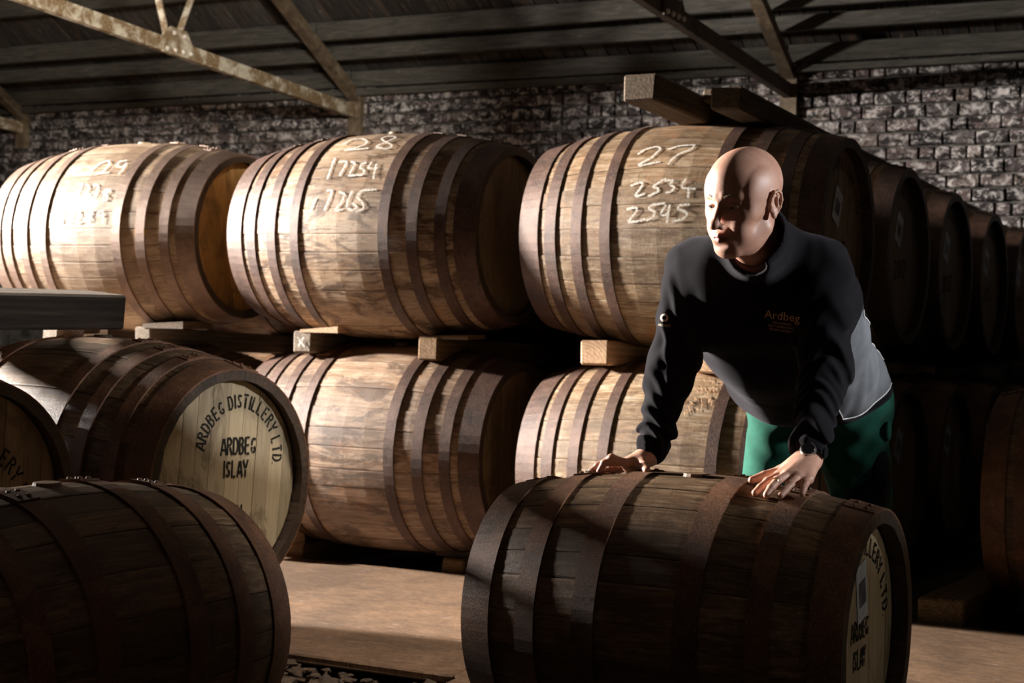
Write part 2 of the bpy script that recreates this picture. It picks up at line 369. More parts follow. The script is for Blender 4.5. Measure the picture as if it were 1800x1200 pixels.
# ground
nx, ny = 60, 60
gv, gf = [], []
for j in range(ny+1):
    for i in range(nx+1):
        X = -14+17*i/nx; Y = -1+12.6*j/ny
        gv.append((X, Y, gz(Y)+.02*math.sin(3.1*X+1.7*Y)*math.sin(2.3*Y-X)-.0))
for j in range(ny):
    for i in range(nx): a = j*(nx+1)+i; gf.append((a, a+1, a+nx+2, a+nx+1))
floor = obj('floor', mesh('floor', gv, gf, M_earth, True)); tag(floor, kind='structure')
def slab(name, x0, x1, y0, y1, z=0., t=.034):
    me = rough_box(name, x1-x0-.008, y1-y0-.006, t, M_walk, .006, .004, cuts=3); return obj(name, me, floor, ((x0+x1)/2, (y0+y1)/2, z-t/2))
for x0, x1 in ((-12.3, -9.85), (-9.85, -7.4), (-7.4, -4.95), (-4.95, -2.46), (-2.46, -.02), (-.02, 2.5)): slab('walkway_board', x0, x1, 4.36, 6.02, random.uniform(-.003, .002))
for x0, x1 in ((-2.42, -.2), (-.2, 2.4)): slab('walkway_board', x0, x1, 3.1, 4.345, random.uniform(-.004, .001))
slab('walkway_board', -4.6, -2.05, 1.2, 3.08, -.002)
slab('walkway_board', -2.04, .4, 1.2, 3.08, -.004)
# clods and stones beside the boards
def lump(r, sd):
    bm = bmesh.new(); bmesh.ops.create_icosphere(bm, subdivisions=2, radius=r); q = random.Random(sd)
    o = [q.uniform(0, 6) for _ in range(3)]
    for v in bm.verts:
        n = v.co.normalized(); v.co *= 1+.35*math.sin(5*n.x+o[0])*math.sin(4*n.y+o[1])+.2*math.sin(9*n.z+7*n.x+o[2]); v.co.z *= .42
    return bm
lm = [bm_mesh('stone', lump(.045, i), M_earth) for i in range(5)]
for i in range(60):
    X = random.uniform(-3.35, -2.47); Y = random.uniform(3.62, 4.33)
    o = obj('stone', random.choice(lm), floor, (X, Y, -.042+random.uniform(-.012, .014)), (random.uniform(-.3, .3), random.uniform(-.3, .3), random.uniform(0, 6)))
    o.scale = [random.uniform(.35, 1.15)]*3
rv, rf = [], []
for i in range(900):
    X = random.uniform(-4.4, -2.43); Y = random.uniform(3.2, 4.35); s = random.uniform(.1, .42); me = random.choice(lm); a = random.uniform(0, 6); b = len(rv)
    for v in me.vertices: rv.append((X+s*(v.co.x*math.cos(a)-v.co.y*math.sin(a)), Y+s*(v.co.x*math.sin(a)+v.co.y*math.cos(a)), -.045+s*v.co.z+.5*(s-.25)*.06))
    rf += [[b+q for q in p.vertices] for p in me.polygons]
tag(obj('rubble', mesh('rubble', rv, rf, M_earth), floor), kind='stuff')

# ---------------------------------------------------------------- casks
def stave_mesh(L, D, Dh, w, mat, seg=12):
    xs = [-L/2+L*i/seg for i in range(seg+1)]; ph = [-w/2, -w/2+w*.07, 0, w/2-w*.07, w/2]; V, F = [], []
    for x in xs:
        r = D/2-(D-Dh)/2*(2*x/L)**2
        for k, a in enumerate(ph):
            rr = r-(.0009 if k in (0, 4) else 0); a2 = a*(1-.0007/r/w*2) if k in (0, 4) else a
            V.append((x, -rr*math.sin(a2), rr*math.cos(a2)))
        for a in (w/2, -w/2): V.append((x, -(r-.03)*math.sin(a), (r-.03)*math.cos(a)))
    n = 7
    for i in range(seg):
        for k in range(n): F.append((i*n+k, (i+1)*n+k, (i+1)*n+(k+1) % n, i*n+(k+1) % n))
    F += [tuple(range(n)), tuple(seg*n+k for k in range(n))[::-1]]
    me = mesh('stave', V, F, mat); me.materials.append(M_edge)
    for i, p in enumerate(me.polygons):
        if i >= seg*n or i % n in (4, 5, 6): p.material_index = 1
    return me
def hoop_mesh(L, D, Dh, s0, s1, mat, seam=0.):
    n = 72; V, F = [], []
    rr = lambda s: D/2-(D-Dh)/2*(2*s/L)**2
    prof = [(s0, .0005), (s0, .006), (s1, .006), (s1, .0005)]
    for i in range(n):
        a = 2*math.pi*i/n
        for s, o in prof:
            r = rr(s)+o; V.append((s, -r*math.sin(a), r*math.cos(a)))
    for i in range(n):
        for k in range(3): F.append((i*4+k, i*4+k+1, ((i+1) % n)*4+k+1, ((i+1) % n)*4+k))
    # lapped joint with rivets
    b = len(V)
    for a in (seam-.10, seam+.10):
        for s, o in ((s0+.001, .006), (s0+.001, .010), (s1-.001, .010), (s1-.001, .006)):
            r = rr(s)+o; V.append((s, -r*math.sin(a), r*math.cos(a)))
    F += [(b, b+1, b+2, b+3), (b+7, b+6, b+5, b+4), (b+1, b+5, b+6, b+2), (b, b+4, b+5, b+1), (b+2, b+6, b+7, b+3)]
    for a in (seam-.05, seam+.05):
        for s in (s0+(s1-s0)*.3, s0+(s1-s0)*.7):
            r = rr(s)+.0095; b = len(V); c = Vector((s, -r*math.sin(a), r*math.cos(a))); nn = Vector((0, -math.sin(a), math.cos(a))); tt = Vector((0, math.cos(a), math.sin(a)))
            for lv, rad in ((0, .007), (.004, .005)):
                for q in range(6): V.append(c+nn*lv+Vector((1, 0, 0))*rad*math.cos(q*1.047)+tt*rad*math.sin(q*1.047))
            F += [(b+q, b+(q+1) % 6, b+6+(q+1) % 6, b+6+q) for q in range(6)]+[tuple(b+6+q for q in range(6))]
    return mesh('hoop', V, F, mat, False)
def head_boards(L, D, Dh, sgn, mat, nb, tilt):
    ri = Dh/2-.026; x0 = sgn*(L/2-.045); t = .018; out = []
    cuts = [-ri]; ws = [random.uniform(.75, 1.3) for _ in range(nb)]; tot = sum(ws)
    for w in ws: cuts.append(cuts[-1]+2*ri*w/tot)
    for a, b in zip(cuts[:-1], cuts[1:]):
        a2, b2 = a+.0009, b-.0009; ys = [a2+(b2-a2)*k/4 for k in range(5)]
        top = [(y, math.sqrt(max(ri*ri-y*y, 1e-5))) for y in ys]; pts = top+[(y, -z) for y, z in reversed(top)]; n = len(pts)
        c, s = math.cos(tilt), math.sin(tilt); off = random.uniform(-.001, .001)
        V = [(x0+off+dx, c*y-s*z, s*y+c*z) for dx in (0, -sgn*t) for y, z in pts]
        F = [tuple(range(n)), tuple(range(n, 2*n))[::-1]]+[(i, n+i, n+(i+1) % n, (i+1) % n) for i in range(n)]
        if sgn < 0: F = [f[::-1] for f in F]
        out.append(mesh('head_board', V, F, mat))
    return out
BUTT = (1.26, .92, .765); BUTT_H = [(-.63, -.536), (-.502, -.45), (-.376, -.328), (-.243, -.198), (.205, .252), (.335, .383), (.458, .505), (.54, .63)]
HOGS = (.972, .72, .611); HOGS_H = [(-.486, -.40), (-.32, -.265), (-.16, -.10), (.10, .16), (.27, .325), (.41, .486)]
def cask(name, label, cat, c, dims, hoops, mats, yaw=0., roll=0., nst=(10, 12, 14), heads=9, tilt=.0, group=None, sides=(1, -1)):
    L, D, Dh = dims; oak, iron, hd = mats; Rr = D/2
    e = empty(name, (c[0], c[1], c[2]-Rr), yaw); tag(e, label, cat, group)
    key = dims; ms = {w: stave_mesh(L, D, Dh, R(w), oak) for w in nst}
    tot = 0; seq = []
    while tot < 360:
        w = random.choice(nst)
        if tot+w > 360: w = 360-tot
        if w not in ms: ms[w] = stave_mesh(L, D, Dh, R(w), oak)
        seq.append((tot+w/2, w)); tot += w
    for a, w in seq:
        o = obj('stave', ms[w], e, (0, 0, Rr), (R(a)+roll, 0, 0)); o.scale = (1, 1+random.uniform(-.0025, .0025), 1+random.uniform(-.0025, .0025))
    for i, (a, b) in enumerate(hoops):
        obj('hoop', hoop_mesh(L, D, Dh, a, b, iron, random.uniform(-.25, .2)), e, (0, 0, Rr))
    for sgn in sides:
        for me in head_boards(L, D, Dh, sgn, hd, heads, tilt): obj('head_board', me, e, (0, 0, Rr))
    # croze: the dark inside of the chime behind the head is closed by a thin ring
    bm = bmesh.new(); bmesh.ops.create_cone(bm, segments=16, radius1=.036, radius2=.030, depth=.016, cap_ends=True)
    bung = obj('bung', bm_mesh('bung', bm, oak), e, (0.01, 0, D-.001)); 
    return e
def surf(dims, s, phi, lift):
    L, D, Dh = dims; r = D/2-(D-Dh)/2*(2*s/L)**2+lift; return Vector((s, -r*math.sin(phi), D/2+r*math.cos(phi)))
def ribbon(pts, w, fmap, V, F, jit=.15, step=.006):
    """a pen stroke of width w through 2D points, laid on a surface by fmap(u, v)"""
    P = [np.array(p, float) for p in pts]; out = []
    for a, b in zip(P[:-1], P[1:]):
        n = max(1, int(np.linalg.norm(b-a)/step)); out += [a+(b-a)*k/n for k in range(n)]
    out.append(P[-1]); out = np.array(out)
    if len(out) > 4:
        for _ in range(2): out[1:-1] = .25*out[:-2]+.5*out[1:-1]+.25*out[2:]
    b0 = len(V)
    for i, p in enumerate(out):
        d = out[min(i+1, len(out)-1)]-out[max(i-1, 0)]; d = d/(np.linalg.norm(d)+1e-9); n = np.array([-d[1], d[0]])
        ww = w/2*(1+random.uniform(-jit, jit)); V += [fmap(*(p+n*ww)), fmap(*(p-n*ww))]
    for i in range(len(out)-1): F.append((b0+2*i, b0+2*i+1, b0+2*i+3, b0+2*i+2))
def chalk(e, dims, strokes, name='chalk_number', w=.0095, mat=None, lift=.0035):
    V, F = [], []; Rm = dims[1]/2
    for st in strokes: ribbon([(s, -phi*Rm) for s, phi in st], w, lambda u, v: surf(dims, u, -v/Rm, lift), V, F)
    return obj(name, mesh(name, V, F, mat or M_chalk), e)
G = {'A': [[(0, 0), (.24, .94)], [(.6, 0), (.36, .94)], [(.17, .3), (.43, .3)]], 'R': [[(.06, 0), (.06, 1)], [(.16, .97), (.42, .97), (.52, .85), (.52, .66), (.42, .54), (.18, .54)], [(.32, .46), (.56, 0)]],
 'D': [[(.06, 0), (.06, 1)], [(.18, .97), (.38, .97), (.54, .8), (.54, .2), (.38, .03), (.18, .03)]], 'B': [[(.06, 0), (.06, 1)], [(.18, .97), (.4, .97), (.5, .86), (.5, .66), (.4, .55), (.18, .55)], [(.4, .52), (.54, .4), (.54, .15), (.4, .03), (.18, .03)]],
 'E': [[(.06, 0), (.06, 1)], [(.18, .96), (.5, .96)], [(.18, .52), (.44, .52)], [(.18, .04), (.5, .04)]], 'G': [[(.52, .8), (.42, .96), (.2, .96), (.07, .8), (.07, .5)], [(.07, .42), (.07, .2), (.2, .04), (.42, .04), (.54, .2), (.54, .42), (.34, .42)]],
 'I': [[(.1, 0), (.1, 1)]], 'S': [[(.5, .8), (.38, .96), (.2, .96), (.08, .82), (.1, .64), (.26, .53)], [(.3, .48), (.48, .36), (.5, .18), (.38, .04), (.18, .04), (.06, .2)]],
 'L': [[(.06, 0), (.06, 1)], [(.17, .04), (.46, .04)]], 'T': [[(.26, 0), (.26, .84)], [(0, .96), (.52, .96)]], 'Y': [[(.28, 0), (.28, .42)], [(.0, 1), (.24, .5)], [(.56, 1), (.32, .5)]], 'H': [[(.06, 0), (.06, 1)], [(.5, 0), (.5, 1)], [(.15, .5), (.41, .5)]],
 '2': [[(.06, .78), (.16, .96), (.38, .96), (.5, .8), (.46, .58), (.1, .1)], [(.04, .04), (.52, .04)]], '0': [[(.2, .96), (.07, .8), (.07, .2), (.2, .04)], [(.36, .96), (.5, .8), (.5, .2), (.36, .04)]],
 '1': [[(.1, .8), (.24, .98), (.24, 0)]], '7': [[(.04, .96), (.5, .96), (.2, 0)]], '4': [[(.42, 0), (.42, 1), (.04, .3), (.54, .3)]], '6': [[(.46, .9), (.3, .97), (.1, .75), (.08, .2), (.2, .04), (.4, .04), (.5, .2), (.48, .42), (.36, .54), (.14, .5)]],
 '.': [[(.05, 0), (.05, .08)]], ' ': []}
ADV = {'I': .28, '.': .2, ' ': .34, '1': .42}
def text_w(t): return sum(ADV.get(c, .68) for c in t)
def stencil(e, items, plane, name='stencil_lettering', mat=None):
    """items: (text, h, 'line', cy, cz, slope, xscale) or (text, h, 'arc', cy, cz, radius, a0, a1); plane maps (y,z)->3D"""
    for it in items:
        V, F = [], []; t, h = it[0], it[1]
        if it[2] == 'line':
            cy, cz, slope, xs = it[3:]; W = text_w(t)*h*xs; x = -W/2; c, s = math.cos(slope), math.sin(slope)
            for ch in t:
                for st in G[ch]: ribbon([(cy+c*(x+u*h*xs)-s*v*h, cz+s*(x+u*h*xs)+c*v*h) for u, v in st], h*.142, plane, V, F, .04, .01)
                x += ADV.get(ch, .68)*h*xs
        else:
            cy, cz, rad, a0, a1 = it[3:]; W = text_w(t); x = 0
            for ch in t:
                adv = ADV.get(ch, .68); am = a0+(a1-a0)*(x+adv/2)/W; k = abs(a1-a0)*rad/W/h
                rd = np.array([-math.sin(am), math.cos(am)]); td = np.array([math.cos(am), math.sin(am)]); o = np.array([cy, cz])+rd*rad
                for st in G[ch]: ribbon([tuple(o+td*(u-adv/2)*h*k+rd*v*h) for u, v in st], h*.145, plane, V, F, .04, .01)
                x += adv
        obj(name, mesh(name, V, F, mat or M_stencil), e)
def head_plane(dims, lift=.0016): return lambda y, z: (dims[0]/2-.045+lift, y, dims[1]/2+z)
def paper_label(e, dims, y, z, w, h, rot, full=True):
    p = head_plane(dims, .002); c, s = math.cos(rot), math.sin(rot); q = lambda a, b, d=0: Vector(p(y+c*a-s*b, z+s*a+c*b))+Vector((d, 0, 0))
    V = [q(a, b, d) for d in (0, .0008) for a, b in ((-w/2, -h/2), (w/2, -h/2), (w/2, h/2), (-w/2, h/2))]
    lb = obj('paper_label', mesh('paper_label', V, [(4, 5, 6, 7), (0, 1, 5, 4), (1, 2, 6, 5), (2, 3, 7, 6), (3, 0, 4, 7)], M_paper), e)
    V, F = [], []; x = -w*.33
    while x < w*.33:
        bw = random.choice((.0012, .002, .0032)); b = len(V); V += [q(x, -h*.25, .0013), q(x+bw, -h*.25, .0013), q(x+bw, h*.2, .0013), q(x, h*.2, .0013)]; F.append((b, b+1, b+2, b+3)); x += bw+random.choice((.0012, .002))
    obj('barcode', mesh('barcode', V, F, M_print), lb)
    return lb

CH28=[[(-0.114,0.545),(-0.105,0.415),(-0.049,0.419),(0.001,0.505),(0.008,0.574),(-0.034,0.647),(-0.081,0.667),(-0.028,0.667),(0.042,0.649)],[(0.105,0.376),(0.065,0.362),(0.054,0.441),(0.096,0.525),(0.14,0.576),(0.155,0.622),(0.134,0.663),(0.073,0.627),(0.086,0.57),(0.11,0.496),(0.123,0.414),(0.105,0.376)],[(-0.097,0.786),(-0.089,0.942),(-0.085,1.053)],[(-0.065,0.843),(-0.022,0.842),(-0.021,0.929),(-0.029,1.022)],[(-0.004,0.849),(0.024,0.867),(0.024,0.939),(0.018,1.025),(0.073,1.014)],[(0.081,0.869),(0.059,0.875),(0.059,0.933),(0.091,0.965),(0.089,1.015),(0.063,1.019)],[(0.103,0.86),(0.1,0.941),(0.146,0.932)],[(0.131,0.875),(0.146,1.06)],[(-0.119,1.249),(-0.136,1.371)],[(-0.073,1.177),(-0.041,1.175),(-0.05,1.285),(-0.064,1.375)],[(-0.006,1.193),(0.027,1.215),(0.016,1.308),(-0.011,1.377),(0.031,1.368)],[(0.061,1.184),(0.045,1.288),(0.051,1.359),(0.083,1.379),(0.101,1.339),(0.068,1.309)],[(0.176,1.172),(0.106,1.18),(0.088,1.247),(0.124,1.309),(0.133,1.359),(0.094,1.389)]]
CH27=[[(-0.136,0.818),(-0.112,0.758),(-0.066,0.723),(-0.043,0.763),(-0.07,0.875),(-0.117,0.948),(-0.111,0.96),(-0.026,0.925)],[(-0.017,0.78),(0.028,0.73),(0.093,0.717),(0.087,0.773),(0.042,0.836),(0.017,0.906),(0.011,0.957)],[(-0.127,1.162),(-0.089,1.127),(-0.073,1.148),(-0.087,1.204),(-0.102,1.254),(-0.095,1.262),(-0.059,1.239)],[(0.017,1.1),(-0.012,1.143),(-0.034,1.18),(-0.004,1.194),(-0.006,1.227),(-0.045,1.261)],[(0.015,1.125),(0.051,1.116),(0.035,1.164),(0.061,1.183),(0.052,1.22),(0.026,1.237)],[(0.099,1.101),(0.085,1.174),(0.09,1.193),(0.147,1.202)],[(0.117,1.183),(0.12,1.283)],[(-0.13,1.371),(-0.089,1.356),(-0.082,1.382),(-0.107,1.45),(-0.121,1.484),(-0.072,1.477),(-0.047,1.461)],[(0.03,1.326),(-0.027,1.341),(-0.038,1.376),(-0.008,1.394),(-0.014,1.445),(-0.043,1.473)],[(0.035,1.343),(0.013,1.42),(0.018,1.437),(0.05,1.412)],[(0.05,1.335),(0.046,1.421),(0.043,1.496)],[(0.131,1.339),(0.087,1.344),(0.081,1.378),(0.11,1.396),(0.126,1.421),(0.108,1.463),(0.064,1.485)]]
CH29=[[(-0.016,0.875),(0.005,0.754),(0.045,0.705),(0.073,0.758),(0.064,0.879),(0.019,0.913),(0.104,0.893)],[(0.157,0.702),(0.116,0.723),(0.121,0.804),(0.16,0.817),(0.166,0.736),(0.174,0.847),(0.162,0.918)],[(-0.061,1.043),(-0.02,1.034),(-0.027,1.118),(-0.035,1.175)],[(-0.004,1.047),(0.031,1.073),(0.019,1.166),(0.054,1.162)],[(0.044,1.049),(0.083,1.062),(0.08,1.144),(0.072,1.201)],[(0.163,1.12),(0.127,1.109),(0.123,1.155),(0.157,1.189),(0.158,1.233),(0.128,1.223),(0.137,1.167),(0.163,1.12)],[(-0.088,1.337),(-0.094,1.473)],[(-0.067,1.348),(-0.024,1.344),(-0.039,1.474)],[(-0.012,1.35),(0.02,1.362),(0.007,1.434),(-0.015,1.468),(0.034,1.465)],[(0.084,1.346),(0.062,1.362),(0.076,1.394),(0.091,1.425),(0.075,1.462),(0.059,1.435),(0.076,1.394),(0.091,1.362),(0.084,1.346)],[(0.147,1.341),(0.12,1.352),(0.118,1.394),(0.146,1.394),(0.151,1.352),(0.154,1.425),(0.151,1.476)]]
UP = 'oak casks lying in the upper tier'; LO = 'oak casks lying in the lower tier'
D29, D28, D27 = (1.258, .92, .765), (1.26, .92, .755), (1.258, .92, .76)
c29 = cask('cask', 'pale oak cask chalked 29, leftmost of the upper tier, right head tinted orange as by bounced light', 'cask', (-5.32, 6.25, 1.45), D29, BUTT_H, (M_oak29, M_hoopP, M_headO), 0, .3, tilt=.3, group=UP)
for a, b in ((0, 2), (2, 6), (6, 11)): chalk(c29, D29, CH29[a:b])
chalk(c29, D29, [[(.33, 1.55), (.39, 1.545)], [(.33, 1.585), (.39, 1.575)]], 'paint_mark', .014, M_yellow)
c28 = cask('cask', 'weathered oak cask chalked 28 and 17254, middle of the upper tier', 'cask', (-3.853, 6.22, 1.447), D28, BUTT_H, (M_oak28, M_hoop, M_headD), .004, 1.1, group=UP)
for a, b in ((0, 2), (2, 8), (8, 13)): chalk(c28, D28, CH28[a:b])
c27 = cask('cask', 'orange brown oak cask chalked 27, 2534 and 2545, behind the bald man', 'cask', (-2.40, 6.25, 1.437), D27, BUTT_H, (M_oak27, M_hoop, M_headD), .006, 2.2, tilt=-.1, group=UP)
for a, b in ((0, 2), (2, 7), (7, 12)): chalk(c27, D27, CH27[a:b])
l28 = cask('cask', 'rust stained oak cask of the lower tier, directly under the cask chalked 28', 'cask', (-3.812, 6.232, .503), (1.26, .92, .785), BUTT_H, (M_oakL, M_hoop, M_headD), 0, .7, group=LO)
l27 = cask('cask', 'scuffed lower cask with speckled hoops, seen between the leaning man\'s arms', 'cask', (-2.381, 6.22, .478), BUTT, BUTT_H, (M_oak27, M_hoop, M_headD), 0, .2, group=LO)
l29 = cask('cask', 'shadowed cask of the lower tier seen over the stencilled cask, under the cask chalked 29', 'cask', (-5.30, 6.25, .49), BUTT, BUTT_H, (M_oakL, M_hoop, M_headD), 0, .5, group=LO)
# scuffs on the lower cask behind the man's arm
sc = []
for k in range(70):
    s0 = .09+random.uniform(0, .13); p0 = .55+random.uniform(0, .42)+(s0-.09)*-1.2; sc.append([(s0, p0), (s0+random.uniform(.004, .012), p0+random.uniform(.01, .05))])
chalk(l27, BUTT, sc, 'scuff_marks', .004, M_tNew)
D2 = 'stencilled 2017'
def p2017(e, dims, y=.0, z=0.):
    stencil(e, [('2017', .085, 'line', .0, -.10, 0, 1.), ('ARDBEG DISTILLERY LTD.', .04, 'arc', 0, 0, .27, 1.25, -1.25)], head_plane(dims)); paper_label(e, dims, -.03, .12, .10, .14, -.45)
p2017(c27, D27)
# rows running back towards the wall
def back(label, c, src, grp, tw=None):
    e = copy_tree(src); e.location = (c[0], c[1], c[2]-.46); tag(e, label, 'cask', grp); return e
dark0 = cask('cask', 'dark upper cask with a 2017 head, directly behind the cask chalked 27', 'cask', (-2.40, 7.22, 1.437-SL*.97), BUTT, BUTT_H, (M_oak27, M_hoop, M_headD), .0, .4, tilt=.15, group='casks receding to the wall, upper tier')
p2017(dark0, BUTT)
names = ['third', 'fourth', 'fifth']
for k in (2, 3, 4):
    back(f'dark cask of the upper tier, {names[k-2]} in the row behind the cask chalked 27', (-2.41, 6.25+.98*k, 1.437-SL*.98*k), dark0, 'casks receding to the wall, upper tier')
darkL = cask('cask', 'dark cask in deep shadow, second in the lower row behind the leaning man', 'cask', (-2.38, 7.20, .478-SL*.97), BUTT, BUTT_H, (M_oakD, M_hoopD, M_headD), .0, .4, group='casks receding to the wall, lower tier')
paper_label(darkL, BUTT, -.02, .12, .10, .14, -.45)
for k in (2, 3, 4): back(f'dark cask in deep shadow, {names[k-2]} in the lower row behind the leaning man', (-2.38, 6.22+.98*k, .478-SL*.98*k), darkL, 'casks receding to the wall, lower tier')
for nm, X in (('middle one of the three chalked casks', -3.85), ('leftmost of the three chalked casks', -5.32)):
    for k in (1,): 
        e = copy_tree(darkL); e.location = (X, 6.25+.98*k, 1.44-.46-SL*.98*k); tag(e, f'dark upper cask hidden behind the {nm}', 'cask', 'casks second in the rows behind')
        e = copy_tree(darkL); e.location = (X, 6.25+.98*k, .49-.46-SL*.98*k); tag(e, f'dark lower cask, second back under the {nm}', 'cask', 'casks second in the rows behind')
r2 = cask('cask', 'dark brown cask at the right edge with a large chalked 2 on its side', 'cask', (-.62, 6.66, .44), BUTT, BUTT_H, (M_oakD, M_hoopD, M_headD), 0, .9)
chalk(r2, BUTT, [[(.0, .95), (.02, .88), (.07, .83), (.11, .9), (.085, 1.06), (.03, 1.18), (-.01, 1.26), (.0, 1.29), (.05, 1.31), (.11, 1.36)], [(.155, 1.22), (.15, 1.34)]], 'chalk_number', .007, m_worn('chalk_faint', (.45, .33, .25), .3, .5, 120))
for k, w in ((1, 'directly'), (2, 'two places'), (3, 'three places')):
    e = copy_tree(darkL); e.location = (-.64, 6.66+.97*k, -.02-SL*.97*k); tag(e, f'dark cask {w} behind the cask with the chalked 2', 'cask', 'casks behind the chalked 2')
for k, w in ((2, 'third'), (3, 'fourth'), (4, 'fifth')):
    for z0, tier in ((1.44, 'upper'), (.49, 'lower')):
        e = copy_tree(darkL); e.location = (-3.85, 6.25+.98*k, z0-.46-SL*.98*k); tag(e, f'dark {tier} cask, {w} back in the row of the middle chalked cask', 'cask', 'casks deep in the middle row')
# left stack
DI = (1.26, .92, .73)
isl = cask('cask', 'cask with cream head stencilled ARDBEG ISLAY, under the heavy timber at left', 'cask', (-3.842, 4.308, .553), DI, BUTT_H, (M_oakF, M_hoopD, M_head), -.105, .5, heads=10, tilt=-.09)
stencil(isl, [('ARDBEG DISTILLERY LTD.', .047, 'arc', .068, .075, .163, 1.37, -1.78), ('ARDBEG', .058, 'line', .068, .085, -.03, .72), ('ISLAY', .056, 'line', .055, .012, -.03, .72), ('H', .055, 'line', .076, -.135, 0, .8)], head_plane(DI))
lery = cask('cask', 'dark stencilled cask end cut by the left edge, between its neighbours', 'cask', (-4.02, 3.33, .54), DI, BUTT_H, (M_oakD, M_hoopD, M_headD), -.02, 1.5, heads=9, tilt=-.05)
stencil(lery, [('ARDBEG DISTILLERY LTD.', .05, 'arc', .0, -.03, .19, 1.45, -1.7), ('ARDBEG', .055, 'line', -.03, .0, -.05, .8), ('ISLAY', .055, 'line', -.03, -.08, -.05, .8)], head_plane(DI))
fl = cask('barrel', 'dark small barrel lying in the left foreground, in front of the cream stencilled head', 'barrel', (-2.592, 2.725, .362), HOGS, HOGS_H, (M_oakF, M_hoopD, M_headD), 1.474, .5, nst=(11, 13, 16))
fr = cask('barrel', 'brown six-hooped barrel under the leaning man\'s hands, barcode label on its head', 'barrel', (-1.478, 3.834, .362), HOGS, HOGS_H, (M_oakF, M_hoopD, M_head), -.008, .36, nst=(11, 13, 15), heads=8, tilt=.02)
stencil(fr, [('ARDBEG DISTILLERY LTD.', .045, 'arc', 0, 0, .195, 1.5, -1.5), ('ARDBEG', .05, 'line', -.01, -.005, 0, .75), ('ISLAY', .05, 'line', -.01, -.075, 0, .75), ('2004', .085, 'line', -.02, -.22, 0, .7)], head_plane(HOGS))
paper_label(fr, HOGS, -.005, .11, .085, .14, .2)
# bung stave standing proud on the rolled barrel
V, F = [], []
for i in range(13):
    s = -.10+.30*i/12
    for a in (-.05, .05):
        for l in (.001, .006): V.append(surf(HOGS, s, a, l))
for i in range(12):
    b = i*4; F += [(b+1, b+3, b+7, b+5), (b, b+1, b+5, b+4), (b+2, b+6, b+7, b+3)]
F += [(0, 2, 3, 1), (48, 49, 51, 50)]
obj('bung_strip', mesh('bung_strip', V, F, M_oakF), fr)

# ---------------------------------------------------------------- timbers
def rail(label, X, y0, y1, z, w, h, mat, tilt=None, rx=0., ry=0., yaw=0., group=None, jit=.003):
    """a rail whose near end is at (X, y0), top height z there, falling with the rack floor"""
    Ln = y1-y0; o = bpy.data.objects.new('rail', rough_box('rail', w, Ln, h, mat, .008, jit, cuts=4)); link(o)
    s = SL if tilt is None else tilt
    o.location = (X, (y0+y1)/2, z-h/2-s*Ln/2); o.rotation_euler = (-math.atan(s)+rx, ry, yaw); tag(o, label, 'timber', group); return o
GU = 'timber rails between the tiers'
def under(z, D, Dh, L, s): return z-(D/2-(D-Dh)/2*(2*s/L)**2)
rz28 = 1.447-.46+.028; 
ra_ = rail('whitened square end of a rail under the cask chalked 29', -5.08, 5.98, 9.6, 1.018, .095, .10, M_tGrey, group=GU)
rb_ = rail('weathered rail end marked with a white cross, under the cask chalked 28', -4.17, 5.98, 9.6, 1.018, .10, .10, M_tGrey, group=GU)
rc_ = rail('dark rail under the right half of the cask chalked 28', -3.52, 5.98, 9.6, 1.005, .10, .10, M_tMid, group=GU)
rail('fresh sawn pink rail end under the cask chalked 27, left of the man\'s arm', -2.74, 5.98, 9.6, 1.012, .125, .10, M_tNew, group=GU)
rail('fresh sawn rail end seen between the man\'s arm and chest', -2.25, 5.98, 9.6, .992, .125, .10, M_tNew, group=GU)
rail('pale rail end under the left part of the cask chalked 29, below the heavy timber', -5.66, 5.98, 9.6, 1.012, .10, .10, M_tGrey, group=GU)
V, F = [], []
for st in ([(-.018, -.022), (.014, .022)], [(-.02, .02), (.018, -.022)]): ribbon(st, .008, lambda u, v: (u, -(9.6-5.98)/2-.006, v), V, F, .15)
obj('chalk_cross', mesh('chalk_cross', V, F, M_chalk), rb_)
GL = 'timber rails on the ground'
for X, lab in ((-4.25, 'ground rail under the left part of the rust stained lower cask'), (-3.42, 'ground rail under the right part of the rust stained lower cask'), (-2.72, 'ground rail behind the rolled barrel, left one'), (-2.0, 'ground rail behind the rolled barrel, right one'), (-5.7, 'ground rail under the shadowed lower left cask, left one'), (-4.9, 'ground rail under the shadowed lower left cask, right one')):
    rail(lab, X, 6.05, 9.7, .055, .11, .11, M_tMid, group=GL)
rail('brown timber block lying at the walkway edge right of the rolled barrel', -1.34, 6.05, 7.2, .085, .17, .15, M_tMid)
rail('ground rail under the chalked 2 cask at right', -.35, 6.10, 7.5, .035, .11, .09, M_tMid)
# wedges
def wedge(label, x, y, z, L, w, h0, h1, mat, yaw=0, n='wedge'):
    V = [(-L/2, -w/2, 0), (L/2, -w/2, 0), (L/2, w/2, 0), (-L/2, w/2, 0), (-L/2, -w/2, h0), (L/2, -w/2, h1), (L/2, w/2, h1), (-L/2, w/2, h0)]
    o = obj(n, mesh(n, V, [(0, 3, 2, 1), (4, 5, 6, 7), (0, 1, 5, 4), (1, 2, 6, 5), (2, 3, 7, 6), (3, 0, 4, 7)], mat), None, (x, y, z), (0, 0, yaw)); tag(o, label, 'wedge', 'wooden wedges'); return o
wedge('thin pale wedge on top of the rail marked with a cross', -4.08, 6.09, 1.012, .20, .22, .012, .03, M_tNew)
wedge('pale wedge under the rail marked with a cross', -4.06, 6.1, .885, .16, .10, .028, .035, M_tNew)
wedge('brown wedge under the dark rail below cask 28', -3.42, 6.15, .87, .17, .12, .02, .03, M_tMid)
wedge('brown wedge on top of the dark rail below cask 28', -3.46, 6.09, .998, .24, .16, .012, .02, M_tMid)
